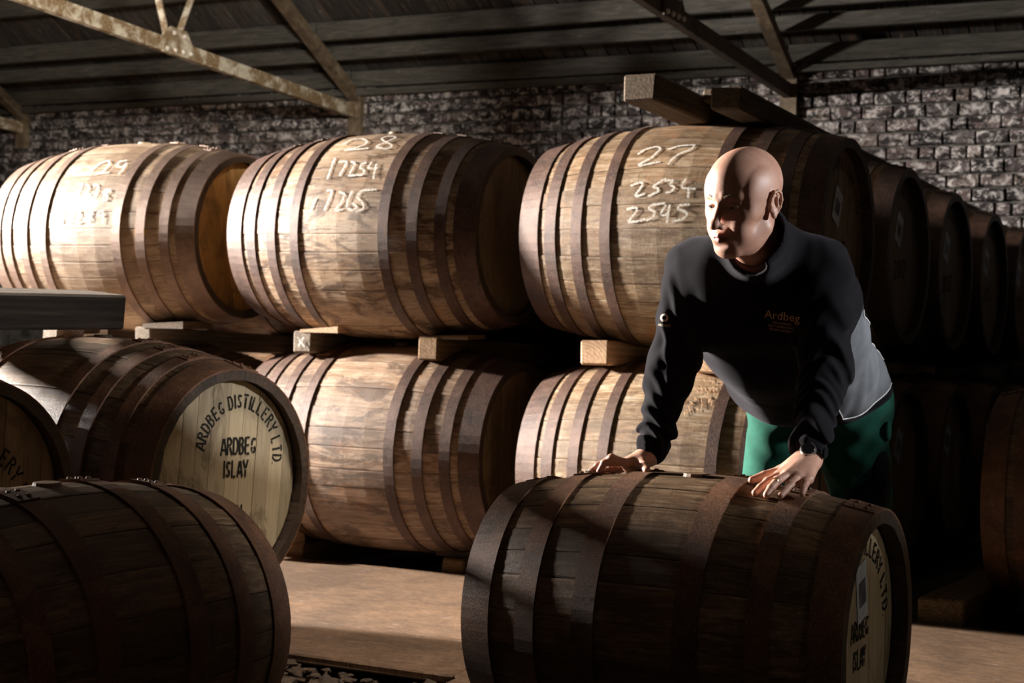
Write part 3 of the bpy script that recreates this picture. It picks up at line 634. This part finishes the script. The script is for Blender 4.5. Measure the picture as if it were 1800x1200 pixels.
wedge('dark wedge on top of the whitened rail end below cask 29', -4.96, 6.09, 1.012, .24, .22, .02, .035, M_tOld)
wedge('rounded brown chock under the left end of the rust stained lower cask', -4.28, 5.98, .045, .16, .18, .05, .07, M_tNew)
wedge('brown chock under the belly of the rust stained lower cask', -3.43, 6.25, .045, .26, .2, .02, .035, M_tOld)
wedge('splintered small block under the heavy timber at left', -3.93, 4.33, 1.005, .09, .12, .035, .05, M_tNew)
# heavy timber on the left stack, rolled slightly so that its top shows
ht = rail('heavy dark timber with a top edge coloured pale as if lit, lying on the left stack', -3.86, 2.3, 4.36, 1.165, .17, .118, m_timber('timber_black', (.016, .011, .008), (.03, .021, .015), (.055, .04, .028)), tilt=0., ry=math.radians(6), jit=.002)
ht.data.materials.append(M_tGrey)  # pale top slot: light along the upper face put into the colour
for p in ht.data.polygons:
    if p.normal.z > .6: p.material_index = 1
rail('second timber on the left stack, hidden behind the heavy dark one', -4.45, 2.3, 4.5, 1.14, .12, .11, M_tOld, tilt=0.)
# rails laid on top of the upper tier
rail('raised dark timber with a rough sawn end, jutting out over the cask chalked 27', -2.39, 5.58, 9.9, 2.014, .13, .10, M_tOld, tilt=.042)
rail('second timber on top of cask 27, sawn end lit amber', -2.13, 5.80, 10.6, 1.982, .125, .085, M_tOld, tilt=.042)
rail('broad board with a slanting end between the two timbers over cask 27', -2.26, 6.05, 9.9, 2.015, .115, .05, M_tOld, tilt=.042)
#@@MAN
# ---------------------------------------------------------------- the man: surfaces grown from smooth-blended volumes
class Field:
    def __init__(s, lo, hi, h):
        s.lo = np.array(lo, np.float32); s.h = h; n = np.ceil((np.array(hi)-np.array(lo))/h).astype(int)+1
        s.ax = [(s.lo[i]+h*np.arange(n[i])).astype(np.float32) for i in range(3)]; s.d = np.full(n, .5, np.float32)
    def box(s, lo, hi):
        sl = []
        for i in range(3):
            a = max(0, int((lo[i]-s.lo[i])/s.h)); b = min(len(s.ax[i]), int((hi[i]-s.lo[i])/s.h)+2); sl.append(slice(a, max(a, b)))
        return tuple(sl)
    def xyz(s, sl): return s.ax[0][sl[0]][:, None, None], s.ax[1][sl[1]][None, :, None], s.ax[2][sl[2]][None, None, :]
    def apply(s, lo, hi, f, k, mode='add'):
        m = k+.03; sl = s.box(np.array(lo)-m, np.array(hi)+m)
        if any(q.stop <= q.start for q in sl): return
        v = f(*s.xyz(sl)); c = s.d[sl]; k = max(k, 1e-5)
        if mode == 'add': h = np.maximum(k-np.abs(c-v), 0)/k; s.d[sl] = np.minimum(c, v)-h*h*k*.25
        else: h = np.maximum(k-np.abs(c+v), 0)/k; s.d[sl] = np.maximum(c, -v)+h*h*k*.25
    def cap(s, a, b, ra, rb=None, k=.02, mode='add', wr=None):
        rb = ra if rb is None else rb; a = np.array(a, np.float32); b = np.array(b, np.float32); ab = b-a; L2 = float(ab@ab)+1e-9
        def f(x, y, z):
            px, py, pz = x-a[0], y-a[1], z-a[2]; t = np.clip((px*ab[0]+py*ab[1]+pz*ab[2])/L2, 0, 1)
            d = np.sqrt((px-t*ab[0])**2+(py-t*ab[1])**2+(pz-t*ab[2])**2)-(ra+(rb-ra)*t)
            return d if wr is None else d+wr(t, x, y, z)
        r = max(ra, rb); s.apply(np.minimum(a, b)-r, np.maximum(a, b)+r, f, k, mode)
    def ell(s, c, r, k=.02, mode='add', rot=None):
        c = np.array(c, np.float32); r = np.array(r, np.float32); Rm = np.eye(3) if rot is None else np.array(rot)
        def f(x, y, z):
            px, py, pz = x-c[0], y-c[1], z-c[2]
            q = [(Rm[0, i]*px+Rm[1, i]*py+Rm[2, i]*pz) for i in range(3)]
            k0 = np.sqrt(sum((q[i]/r[i])**2 for i in range(3))); k1 = np.sqrt(sum((q[i]/r[i]**2)**2 for i in range(3)))+1e-9
            return k0*(k0-1)/k1
        R_ = float(max(r)); s.apply(c-R_, c+R_, f, k, mode)
    def nets(s):
        d = s.d; n = d.shape; ins = d < 0
        c = [ins[i:n[0]-1+i, j:n[1]-1+j, l:n[2]-1+l] for i in (0, 1) for j in (0, 1) for l in (0, 1)]
        cnt = sum(q.astype(np.int8) for q in c); act = (cnt > 0) & (cnt < 8); ids = np.argwhere(act)
        idx = np.full(act.shape, -1, np.int64); idx[act] = np.arange(len(ids)); ps = np.zeros((len(ids), 3)); w = np.zeros(len(ids))
        cor = [(i, j, l) for i in (0, 1) for j in (0, 1) for l in (0, 1)]
        for a in cor:
            for ax in range(3):
                if a[ax] == 0:
                    b = list(a); b[ax] = 1
                    da = d[ids[:, 0]+a[0], ids[:, 1]+a[1], ids[:, 2]+a[2]]; db = d[ids[:, 0]+b[0], ids[:, 1]+b[1], ids[:, 2]+b[2]]
                    m = (da < 0) != (db < 0); t = np.where(m, da/(da-db+1e-12), 0); p = np.tile(np.array(a, float), (len(ids), 1)); p[:, ax] += t
                    ps[m] += p[m]; w[m] += 1
        V = s.lo+s.h*(ids+ps/w[:, None]); F = []
        for ax in range(3):
            sl0 = [slice(1, n[i]-1) for i in range(3)]; sl0[ax] = slice(0, n[ax]-1); sl1 = list(sl0); sl1[ax] = slice(1, n[ax])
            A = ins[tuple(sl0)]; Bq = ins[tuple(sl1)]; e = np.argwhere(A != Bq)
            off = [1, 1, 1]; off[ax] = 0; e2 = e+np.array(off); u, v = [(1, 2), (2, 0), (0, 1)][ax]
            q = []
            for du, dv in ((0, 0), (1, 0), (1, 1), (0, 1)):
                r = e2.copy(); r[:, u] -= du; r[:, v] -= dv; q.append(idx[r[:, 0], r[:, 1], r[:, 2]])
            q = np.stack(q, 1); flip = A[tuple(e.T)]; q[~flip] = q[~flip][:, ::-1]; F.append(q)
        F = np.concatenate(F); F = F[(F >= 0).all(1)]; return V, F
def np_mesh(name, V, F, mats, midx=None, xf=None):
    if xf is not None: V = xf(V)
    me = bpy.data.meshes.new(name); me.vertices.add(len(V)); me.vertices.foreach_set('co', np.asarray(V, np.float32).ravel())
    me.loops.add(F.size); me.loops.foreach_set('vertex_index', F.ravel().astype(np.int32)); me.polygons.add(len(F))
    me.polygons.foreach_set('loop_start', np.arange(0, F.size, 4, dtype=np.int32)); me.polygons.foreach_set('use_smooth', np.ones(len(F), bool))
    for m in mats: me.materials.append(m)
    if midx is not None: me.polygons.foreach_set('material_index', midx.astype(np.int32))
    me.update(calc_edges=True); me.validate(); return me
A_ = np.array
BASE = A_([-1.40, 4.72, 0.])
shR, elR, wrR = A_([-1.555, 4.02, 1.245]), A_([-1.60, 3.99, .99]), A_([-1.625, 3.925, .775])
shL, elL, wrL = A_([-1.215, 4.05, 1.25]), A_([-1.205, 4.05, .985]), A_([-1.198, 3.90, .785])
NECK = A_([-1.36, 3.97, 1.30]); PEL = A_([-1.395, 4.60, .88])
# --- head in its own frame (x right, y forward, z up)
hs = 1.035; HP = A_([-1.333, 3.765, 1.407]); yw, pt, rl = R(-18), R(13), R(5)
hF = A_([math.sin(yw)*math.cos(pt), -math.cos(yw)*math.cos(pt), -math.sin(pt)]); hR = np.cross(hF, [0, 0, 1.]); hR /= np.linalg.norm(hR); hU = np.cross(hR, hF)
hU, hR = hU*math.cos(rl)-hR*math.sin(rl), hR*math.cos(rl)+hU*math.sin(rl); HM = np.stack([hR, hF, hU], 1)
toW = lambda V: HP+(V*hs)@HM.T
toH = lambda p: (HM.T@(A_(p)-HP))/hs
f = Field((-.105, -.17, -.20), (.105, .15, .14), .0020)
f.ell((0, -.020, .038), (.0765, .096, .086), .0); f.ell((0, .022, .045), (.060, .064, .064), .03); f.ell((0, .03, -.02), (.057, .056, .075), .03)
f.ell((0, .022, -.075), (.053, .056, .040), .03); f.cap((-.052, -.005, -.062), (-.02, .062, -.102), .019, .016, .03); f.cap((.052, -.005, -.062), (.02, .062, -.102), .019, .016, .03)
f.ell((0, .068, -.104), (.021, .017, .018), .02)
nk = toH(NECK+A_([0, .045, .0])); f.cap((0, -.022, -.045), nk, .056, .062, .03); f.cap((0, .012, -.085), toH(NECK+A_([0, -.01, -.01])), .040, .05, .03)
for sx in (-1, 1):
    f.ell((sx*.046, .050, -.022), (.020, .022, .017), .022)               # cheekbone
    f.ell((sx*.035, .060, -.055), (.020, .022, .024), .02)                # cheek
    f.cap((sx*.010, .083, .021), (sx*.040, .070, .025), .0095, .008, .012)  # brow ridge
    f.ell((sx*.058, .018, .024), (.013, .036, .038), .03, 'add')
for sx in (-1, 1):
    f.ell((sx*.032, .097, .002), (.0185, .020, .0125), .012, 'sub')       # eye socket
    f.ell((sx*.0315, .0690, .0005), (.0140, .0140, .0135), .003)          # lid ball
    f.ell((sx*.0315, .0860, -.0015), (.0125, .010, .0028), .0015, 'sub')  # lid slit
    f.cap((sx*.018, .080, -.0105), (sx*.043, .071, -.010), .0032, .0025, .006)  # lower lid bag
    f.cap((sx*.017, .084, .0085), (sx*.045, .071, .008), .0035, .0025, .006)  # hooded upper lid
f.cap((0, .083, .012), (0, .108, -.034), .0080, .0105, .012); f.ell((0, .114, -.039), (.0115, .0105, .0095), .010)
for sx in (-1, 1):
    f.ell((sx*.0135, .102, -.043), (.0070, .0095, .0075), .006); f.ell((sx*.0065, .106, -.0515), (.0036, .006, .003), .002, 'sub')
    f.cap((sx*.019, .094, -.044), (sx*.031, .078, -.068), .0012, .0016, .010, 'sub')  # nasolabial fold
f.ell((0, .078, -.072), (.030, .020, .020), .015)
f.cap((-.023, .0845, -.0695), (0, .0965, -.0660), .0035, .0048, .006); f.cap((.023, .0845, -.0695), (0, .0965, -.0660), .0035, .0048, .006)
f.cap((-.020, .0840, -.0760), (.0, .0935, -.0785), .0042, .0060, .006); f.cap((.020, .0840, -.0760), (0, .0935, -.0785), .0042, .0060, .006)
f.cap((-.026, .0875, -.0725), (0, .1015, -.0715), .0013, .0013, .002, 'sub'); f.cap((.026, .0875, -.0725), (0, .1015, -.0715), .0013, .0013, .002, 'sub')
f.ell((0, .094, -.0905), (.020, .006, .0045), .010, 'sub')
for sx in (-1, 1):   # ears: flat base, rolled helix, lobe, hollow
    er = np.array([[math.cos(R(5*sx)), -math.sin(R(5*sx)), 0], [math.sin(R(5*sx)), math.cos(R(5*sx)), 0], [0, 0, 1.]])
    E_ = lambda x, y, z: tuple(np.array([sx*.0735, -.012, -.004])+er@np.array([sx*x, y, z]))
    f.ell(E_(.006, 0, 0), (.0065, .017, .030), .006, 'add', er)
    hel = [(.006, .014, -.006), (.012, .014, .012), (.015, .006, .027), (.016, -.006, .030), (.016, -.016, .022), (.015, -.019, .006), (.012, -.016, -.010), (.009, -.008, -.022), (.006, .002, -.029)]
    for a, b in zip(hel[:-1], hel[1:]): f.cap(E_(*a), E_(*b), .0034, .0034, .002)
    f.ell(E_(.009, .003, -.027), (.0055, .008, .009), .004, 'add', er)
    f.ell(E_(.014, -.001, .002), (.007, .0085, .016), .004, 'sub', er); f.cap(E_(.010, -.009, -.008), E_(.012, -.008, .014), .003, .0025, .003)
    f.ell(E_(.008, .012, -.004), (.005, .005, .007), .003)
V, F = f.nets(); cen = V[F].mean(1)
lip = ((np.abs(cen[:, 0]) < .025) & (cen[:, 1] > .083) & (cen[:, 2] > -.0835) & (cen[:, 2] < -.0625+.0*cen[:, 0]) & (np.abs(cen[:, 2]+.0725)+np.abs(cen[:, 0])*.38 < .0108))
cols = [(V, F, lip.astype(int), toW)]
# --- hands, forearms in world space
def finger(f, mcp, tip, Lf, r0, r1):
    mcp, tip = A_(mcp), A_(tip); d = tip-mcp; L_ = np.linalg.norm(d); up = A_([0, 0, 1.])-d*d[2]/L_**2; up /= np.linalg.norm(up)
    h = math.sqrt(max(Lf**2-L_**2, 0))*.42; p1 = mcp+d*.46+up*h; p2 = mcp+d*.76+up*h*.72
    f.cap(mcp, p1, r0*1.02, r0, .004); f.ell(p1, (r0*1.06,)*3, .004); f.cap(p1, p2, r0*.96, r1*1.05, .004); f.cap(p2, tip, r1*1.04, r1*.92, .004)
    return p1, p2
def hand(w, el, mcps, tips, thumb, side):
    lo = np.minimum.reduce([w, *map(A_, tips), *map(A_, thumb)])-.06; hi = np.maximum.reduce([w, *map(A_, mcps), *map(A_, tips), *map(A_, thumb)])+A_([.06, .06, .06])
    f = Field(lo, hi, .0017)
    Ls = (.092, .101, .095, .078); rs = ((.0112, .0092), (.0114, .0094), (.0108, .0089), (.0096, .0080))
    f.cap(w+(el-w)*.35, w, .030, .026, .01)
    for m, q in zip(mcps, (-.016, -.006, .006, .016)):
        b = w+side*q; f.cap(b, m, .019, .0135, .018)
        f.ell(m, (.0125, .0125, .0118), .006)
    f.cap(w, (A_(mcps[0])+A_(mcps[3]))/2+A_([0, 0, -.012]), .022, .014, .02)
    for m, t, L_, (r0, r1) in zip(mcps, tips, Ls, rs): finger(f, m, t, L_, r0, r1)
    for m in mcps:  # tendons
        f.cap(w+(A_(m)-w)*.25+A_([0, 0, .016]), A_(m)+A_([0, 0, .009]), .0022, .0022, .006)
    a, b, c, d = map(A_, thumb); f.cap(a, b, .020, .0155, .02); f.cap(b, c, .0140, .0122, .006); f.cap(c, d, .0124, .0100, .004)
    V, F = f.nets(); return V, F
tL = [(-1.272, 3.722, .7030), (-1.237, 3.704, .7025), (-1.203, 3.706, .7025), (-1.160, 3.738, .7060)]
mL = [(-1.236, 3.797, .741), (-1.212, 3.790, .745), (-1.189, 3.795, .742), (-1.168, 3.808, .735)]
thL = [(-1.214, 3.885, .765), (-1.252, 3.855, .745), (-1.284, 3.826, .734), (-1.308, 3.803, .7240)]
tR = [(-1.738, 3.845, .7165), (-1.772, 3.866, .7120), (-1.786, 3.895, .7070), (-1.770, 3.925, .7010)]
mR = [(-1.672, 3.868, .738), (-1.684, 3.890, .738), (-1.686, 3.914, .733), (-1.678, 3.936, .726)]
thR = [(-1.632, 3.900, .752), (-1.628, 3.880, .742), (-1.618, 3.858, .734), (-1.602, 3.838, .7270)]
for w, el, m, t, th_, sd in ((wrL-A_([0, .0, .012]), elL, mL, tL, thL, A_([1., 0, 0])), (wrR-A_([0, .0, .012]), elR, mR, tR, thR, A_([0, 1., 0]))):
    V, F = hand(w, el, m, t, th_, sd); cols.append((V, F, np.zeros(len(F), int), None))
# --- the rest of the body under the clothes
f = Field((-1.80, 3.80, .03), (-1.02, 4.95, 1.40), .010)
hipR, hipL = A_([-1.485, 4.62, .86]), A_([-1.305, 4.66, .86]); knR, knL = A_([-1.53, 4.56, .47]), A_([-1.27, 4.72, .47]); anR, anL = A_([-1.53, 4.66, .10]), A_([-1.27, 4.98-.06, .10])
for a, b, r in ((PEL, NECK-A_([0, -.2, .13]), .11), (NECK-A_([0, -.2, .13]), NECK-A_([0, -.03, .03]), .10), (shR, shL, .05), (NECK-A_([0, -.02, .04]), NECK, .055), (hipR, hipL, .09)): f.cap(a, b, r, r, .05)
for a, b, c in ((shR, elR, wrR), (shL, elL, wrL)): f.cap(a, b, .046, .038, .03); f.cap(b, c, .038, .027, .02)
for a, b, c in ((hipR, knR, anR), (hipL, knL, anL)): f.cap(a, b, .078, .052, .04); f.cap(b, c, .052, .036, .02); f.cap(c, c+A_([0, -.15, -.05]), .035, .03, .02)
V, F = f.nets(); cols.append((V, F, np.zeros(len(F), int), None))
VV, FF, MI, o_ = [], [], [], 0
for V, F, mi, xf in cols:
    V = (xf(V) if xf else V)-BASE; VV.append(V); FF.append(F+o_); MI.append(mi); o_ += len(V)
man = empty('person', tuple(BASE)); tag(man, 'bald man in black fleece and green work trousers, leaning both hands on a barrel', 'person')
body = obj('body', np_mesh('body', np.concatenate(VV), np.concatenate(FF), [M_skin, M_lip], np.concatenate(MI)), man)
# eyes and brows
for sx in (-1, 1):
    bm = bmesh.new(); bmesh.ops.create_uvsphere(bm, u_segments=20, v_segments=14, radius=.0122)
    me = bm_mesh('eyeball', bm, M_eye, True); me.materials.append(M_iris)
    look = Vector((.12, 1, -.12)).normalized()
    for p in me.polygons:
        if p.center.normalized().dot(look) > .90: p.material_index = 1
    o = obj('eyeball', me, man, toW(A_([sx*.0315, .0700, .0]))-BASE, Matrix(HM.tolist()).to_euler()); o.scale = (hs,)*3
V, F = [], []
for sx in (-1, 1):
    for k in range(46):
        u = k/45; x = sx*(.012+.034*u); y0 = .0925-.018*u*u-.004*u; z0 = .0235+.0045*math.sin(u*2.4)
        for q in range(2):
            b = len(V); dx, dz = sx*random.uniform(.003, .007), random.uniform(-.001, .003)*(1-u); zz = z0+random.uniform(-.0025, .0025)
            p0 = np.array([x, y0, zz]); p1 = p0+[dx, .0012-.002*u, dz]; V += [p0+[0, 0, -.0005], p0+[0, 0, .0005], p1]; F.append((b, b+1, b+2))
obj('eyebrows', mesh('eyebrows', [toW(A_(v))-BASE for v in V], F, M_brow), man)
# --- sweatshirt
hn = lambda x, y, z: (np.sin(9*x+13*y+17*z)*np.sin(21*y-8*z+5*x)+.5*np.sin(33*x-19*z+2)*np.sin(27*z+31*y))
f = Field((-1.83, 3.78, .72), (-.98, 4.86, 1.48), .0046)
sp = [(PEL+A_([0, .02, .05]), .085, .125), (A_([-1.395, 4.45, .975]), .075, .13), (A_([-1.39, 4.27, 1.08]), .085, .138), (A_([-1.385, 4.12, 1.165]), .105, .128), (A_([-1.375, 4.03, 1.225]), .10, .10)]
for (a, wa, ra1), (b, wb, rb1) in zip(sp[:-1], sp[1:]):
    for sx in (-1, 0, 1): f.cap(a+A_([sx*wa, sx*wa*.12, 0]), b+A_([sx*wb, sx*wb*.2, 0]), ra1, rb1, .05)
f.cap(A_([-1.43, 4.22, 1.02]), A_([-1.42, 4.42, .92]), .10, .085, .06)      # the front hangs away from the belly
f.cap(A_([-1.27, 4.56, .985]), A_([-1.245, 4.60, .93]), .065, .055, .04)    # bunched flank
f.cap(shR+A_([.02, 0, 0]), NECK+A_([-.035, .02, .005]), .070, .058, .05); f.cap(shL-A_([.02, 0, 0]), NECK+A_([.035, .03, .005]), .072, .060, .05)
def arm_wr(seed, sh, el):
    def w(t, x, y, z):
        return -(.0035+.0065*t*t)*np.sin(t*(30 if el else 17)+4*np.sin(x*38+seed)+3*np.sin(y*31+z*9+seed))*(.35+.65*t) - .004*np.sin(60*z+25*y+seed)*np.sin(50*x+seed)
    return w
for s_, e_, w_, sd in ((shR, elR, wrR, .3), (shL, elL, wrL, 2.1)):
    f.cap(s_, e_, .078, .062, .035, wr=arm_wr(sd, s_, 0)); f.cap(e_, w_+(e_-w_)*.10, .064, .044, .03, wr=arm_wr(sd+1, e_, 1))
    f.cap(w_+(e_-w_)*.26, w_+(e_-w_)*(.12 if s_ is shL else -.02), .041, .039, .006)
# collar: a stand-up ring round the neck
ca = toW(A_([0, -.045, -.088])); cb = NECK+A_([0, .02, -.015]); d_ = cb-ca; 
f.cap(ca+d_*.10, cb, .083, .098, .03)
f.cap(ca-d_*1.2, ca+d_*.55, .071, .071, .006, 'sub'); f.cap(toW(A_([0, .05, -.15])), ca+d_*.5, .045, .06, .015, 'sub')
Xg, Yg, Zg = f.xyz((slice(None),)*3); msk = np.abs(f.d) < .02
wr = .0028*hn(Xg*1.3, Yg, Zg)+.0020*np.sin(70*Zg+40*Xg+6*np.sin(20*Yg))*(np.clip((Yg-4.2)/.3, 0, 1))
f.d = np.where(msk, f.d+wr.astype(np.float32), f.d)
tt = lambda V: (V[:, 1]-4.0)/.6
# open hem: cut away what lies below the waist band plane
hp = PEL+A_([0, 0, -.035]); hn_ = A_([0, .62, -.78]); hn_ /= np.linalg.norm(hn_)
pl = ((Xg-hp[0])*hn_[0]+(Yg-hp[1])*hn_[1]+(Zg-hp[2])*hn_[2]); armreg = Yg < 4.16
f.d = np.where(armreg, f.d, np.maximum(f.d, pl.astype(np.float32)))
V, F = f.nets(); cen = V[F].mean(1)
ax0, ax1 = A_([-1.39, 4.60, .90]), A_([-1.38, 4.05, 1.2]); ad = (ax1-ax0)/np.linalg.norm(ax1-ax0)
rel = cen-ax0; tl = rel@ad; rad = rel-np.outer(tl, ad); upv = np.cross(A_([1., 0, 0]), ad); upv = upv if upv[2] > 0 else -upv
ang = np.degrees(np.arctan2(rad@upv, np.abs(rad[:, 0]))); onleft = cen[:, 0] > -1.36
hi_edge = 34-26*np.clip((tl-.12)/.3, 0, 1); lo_edge = -46+70*np.clip(.10-tl, 0, .12)/.12
notarm = (cen[:, 1] > 4.155) | (cen[:, 2] < .6)
grey = onleft & notarm & (ang < hi_edge) & (ang > lo_edge) & (tl > -.0) & (tl < .50) & (np.linalg.norm(rad, axis=1) > .1)
sw = obj('sweatshirt', np_mesh('sweatshirt', V-BASE, F, [M_navy, M_grey], grey.astype(int)), man)
bvh = BVHTree.FromPolygons([tuple(v) for v in V], [tuple(q) for q in F])
def piping(edge, t0, t1, name='piping'):
    pts = []
    for k in range(40):
        t = t0+(t1-t0)*k/39; an = R(edge(t)); o_ = ax0+ad*t
        for sx in ((1,)):
            d = A_([math.cos(an)*sx, 0, 0])+upv*math.sin(an); hit = bvh.ray_cast(Vector(o_+d*.6), Vector(-d), .6)
            if hit[0] is not None and hit[0].y > 4.15: pts.append(np.array(hit[0])+d*.001)
    V, F = [], []
    for i, p in enumerate(pts):
        tg = pts[min(i+1, len(pts)-1)]-pts[max(i-1, 0)]; tg /= np.linalg.norm(tg)+1e-9; a = np.cross(tg, [0, 0, 1.]); a /= np.linalg.norm(a); b = np.cross(tg, a)
        for q in range(6): V.append(p+.0024*(a*math.cos(q*1.047)+b*math.sin(q*1.047)))
    for i in range(len(pts)-1):
        for q in range(6): F.append((i*6+q, i*6+(q+1) % 6, i*6+6+(q+1) % 6, i*6+6+q))
    if len(F): obj(name, mesh(name, [v-BASE for v in V], F, M_white, True), sw)
piping(lambda t: 34-26*min(max((t-.12)/.3, 0), 1), .0, .46); piping(lambda t: -46+70*min(max(.10-t, 0), .12)/.12, .0, .40)
# --- printing on the cloth: flat text draped on the surface
def text_mesh(txt, size):
    cu = bpy.data.curves.new('t', 'FONT'); cu.body = txt; cu.size = size; cu.align_x = 'CENTER'; cu.resolution_u = 3
    o = bpy.data.objects.new('t', cu); COL.objects.link(o); dg = bpy.context.evaluated_depsgraph_get(); me = bpy.data.meshes.new_from_object(o.evaluated_get(dg))
    vs = [tuple(v.co) for v in me.vertices]; fs = [tuple(p.vertices) for p in me.polygons]; bpy.data.objects.remove(o); bpy.data.curves.remove(cu); return vs, fs
def drape(name, parts, origin, right, up, mat, parent, lift=.0015):
    right, up = Vector(right).normalized(), Vector(up).normalized(); n = right.cross(up); V, F = [], []
    for vs, fs, ox, oy, th in parts:
        b = len(V)
        for x, y, *_ in vs:
            p = Vector(origin)+right*(ox+x*math.cos(th)-y*math.sin(th))+up*(oy+x*math.sin(th)+y*math.cos(th)); h_ = bvh.ray_cast(p+n*.3, -n, .8)
            V.append((np.array(h_[0])+np.array(n)*lift if h_[0] is not None else np.array(p))-BASE)
        F += [tuple(b+q for q in fc) for fc in fs]
    return obj(name, mesh(name, V, F, mat), parent)
tv, tf = text_mesh('Ardbeg', .030); tv2, tf2 = text_mesh('THE ULTIMATE', .0075); tv3, tf3 = text_mesh('ISLAY SINGLE MALT', .0075); tv4, tf4 = text_mesh('SCOTCH WHISKY', .0075)
vw = Vector((.33, -.94, .05)); rt = Vector((.94, .33, 0)).normalized()
drape('chest_emblem', [(tv, tf, 0, 0, 0), (tv2, tf2, 0, -.012, 0), (tv3, tf3, 0, -.021, 0), (tv4, tf4, 0, -.030, 0)], (-1.305, 4.0, 1.118), rt-Vector((0, 0, .12)), Vector((.04, 0, 1)), M_orange, sw)
ring = [((.011 if i % 2 else .0055)*math.cos(i//2*.2618), (.011 if i % 2 else .0055)*math.sin(i//2*.2618)) for i in range(48)]
rf_ = [(2*i, 2*i+1, (2*i+3) % 48, (2*i+2) % 48) for i in range(24)]
tv5, tf5 = text_mesh('ARDBEG', .009)
drape('sleeve_badge', [(ring, rf_, 0, 0, 0), (tv5, tf5, 0, -.023, -.1)], (-1.590, 3.9, 1.118), rt, Vector((0, 0, 1)), M_badge, sw)
# --- trousers
f = Field((-1.76, 4.38, .06), (-1.06, 5.10, .99), .0062)
tw = lambda sd: (lambda t, x, y, z: -.006*np.sin(26*t+3*np.sin(x*22+sd)+2*np.sin(y*19))*(.4+.6*np.abs(t-.5)*2)-.003*np.sin(70*z+30*x+sd))
f.cap(hipR+A_([0, .02, .03]), hipL+A_([0, .02, .03]), .115, .115, .04); f.cap(PEL+A_([-.06, .0, .03]), PEL+A_([.06, .02, .03]), .125, .125, .04)
for h_, k_, a_, sd in ((hipR, knR, anR, 0.), (hipL, knL, anL, 2.)):
    f.cap(h_, k_, .108, .084, .05, wr=tw(sd)); f.cap(k_, a_, .086, .072, .03, wr=tw(sd+1))
V, F = f.nets(); tr = obj('trousers', np_mesh('trousers', V-BASE, F, [M_green]), man)
bvt = BVHTree.FromPolygons([tuple(v) for v in V], [tuple(q) for q in F])
# holster pocket and knee panel on the left leg
f = Field((-1.32, 4.50, .35), (-1.08, 4.95, .78), .005)
f.ell((-1.215, 4.66, .665), (.028, .055, .085), .0, 'add'); f.ell((-1.255, 4.63, .55), (.062, .060, .11), .03, 'add')
V, F = f.nets(); obj('pocket', np_mesh('pocket', V-BASE, F, [M_black]), tr)
f = Field((-1.28, 4.55, .70), (-1.12, 4.75, .90), .004); f.ell((-1.188, 4.64, .80), (.008, .022, .03), .0)
V, F = f.nets(); obj('belt_loop', np_mesh('belt_loop', V-BASE, F, [M_green]), tr)
for a_ in (anR, anL):
    f = Field(a_-A_([.09, .24, .11]), a_+A_([.09, .12, .14]), .006); c = a_.copy()
    f.cap(c+A_([0, .01, .07]), c+A_([0, .01, -.03]), .055, .052, .0); f.cap(c+A_([0, .02, -.045]), c+A_([0, -.16, -.055]), .048, .044, .03); f.cap(c+A_([0, .02, -.09]), c+A_([0, -.17, -.09]), .05, .048, .01)
    f.d = np.maximum(f.d, -(f.xyz((slice(None),)*3)[2]-.001)+0*f.d)
    V, F = f.nets(); obj('boot', np_mesh('boot', V-BASE, F, [M_boot]), man)
# --- watch on the left wrist
fw = elL-wrL; fw = fw/np.linalg.norm(fw); c = wrL+fw*.006-A_([0, 0, .010]); wt = empty('watch', tuple(c-BASE)); wt.parent = man
q = Vector(fw).to_track_quat('Z', 'Y'); wt.rotation_mode = 'QUATERNION'; wt.rotation_quaternion = q
bm = bmesh.new(); n = 36
for i in range(n):
    a = 2*math.pi*i/n
    for rr, zz in ((.0305, -.009), (.0335, -.009), (.0335, .009), (.0305, .009)): bm.verts.new((rr*math.cos(a)*1.08, rr*math.sin(a)*.95, zz))
bm.verts.ensure_lookup_table()
for i in range(n):
    for k in range(4): bm.faces.new([bm.verts[j] for j in (i*4+k, ((i+1) % n)*4+k, ((i+1) % n)*4+(k+1) % 4, i*4+(k+1) % 4)])
obj('strap', bm_mesh('strap', bm, M_wsteel), wt)
# case sits on the back of the wrist, facing up and outwards
out = q.inverted() @ Vector((.22, -.90, .35)); out.z = 0; out.normalize()
ce = empty('case', (out.x*.036, out.y*.034, 0)); ce.parent = wt; bpy.data.objects.remove(ce)
def disc(name, r, h, off, mat, parent):
    bm = bmesh.new(); bmesh.ops.create_cone(bm, segments=32, radius1=r, radius2=r*.9, depth=h, cap_ends=True)
    o = obj(name, bm_mesh(name, bm, mat), parent, (out.x*off, out.y*off, 0)); o.rotation_mode = 'QUATERNION'; o.rotation_quaternion = out.to_track_quat('Z', 'Y'); return o
disc('case', .0205, .010, .0375, M_wsteel, wt); disc('dial', .0172, .003, .0425, M_wdial, wt)
# ring on the middle finger
pm = A_(mL[1])+(A_(tL[1])-A_(mL[1]))*.60+A_([0, -.0, .0125]); dv = Vector(A_(tL[1])-A_(mL[1])).normalized()
bm = bmesh.new(); n = 24
for i in range(n):
    a = 2*math.pi*i/n
    for rr, zz in ((.0080, -.002), (.0100, -.002), (.0100, .002), (.0080, .002)): bm.verts.new((rr*math.cos(a), rr*math.sin(a), zz))
bm.verts.ensure_lookup_table()
for i in range(n):
    for k in range(4): bm.faces.new([bm.verts[j] for j in (i*4+k, ((i+1) % n)*4+k, ((i+1) % n)*4+(k+1) % 4, i*4+(k+1) % 4)])
o = obj('ring', bm_mesh('ring', bm, m_plain('ring_gold', (.7, .5, .25), .3, metal=.9)), man, tuple(pm-BASE)); o.rotation_mode = 'QUATERNION'; o.rotation_quaternion = dv.to_track_quat('Z', 'Y')
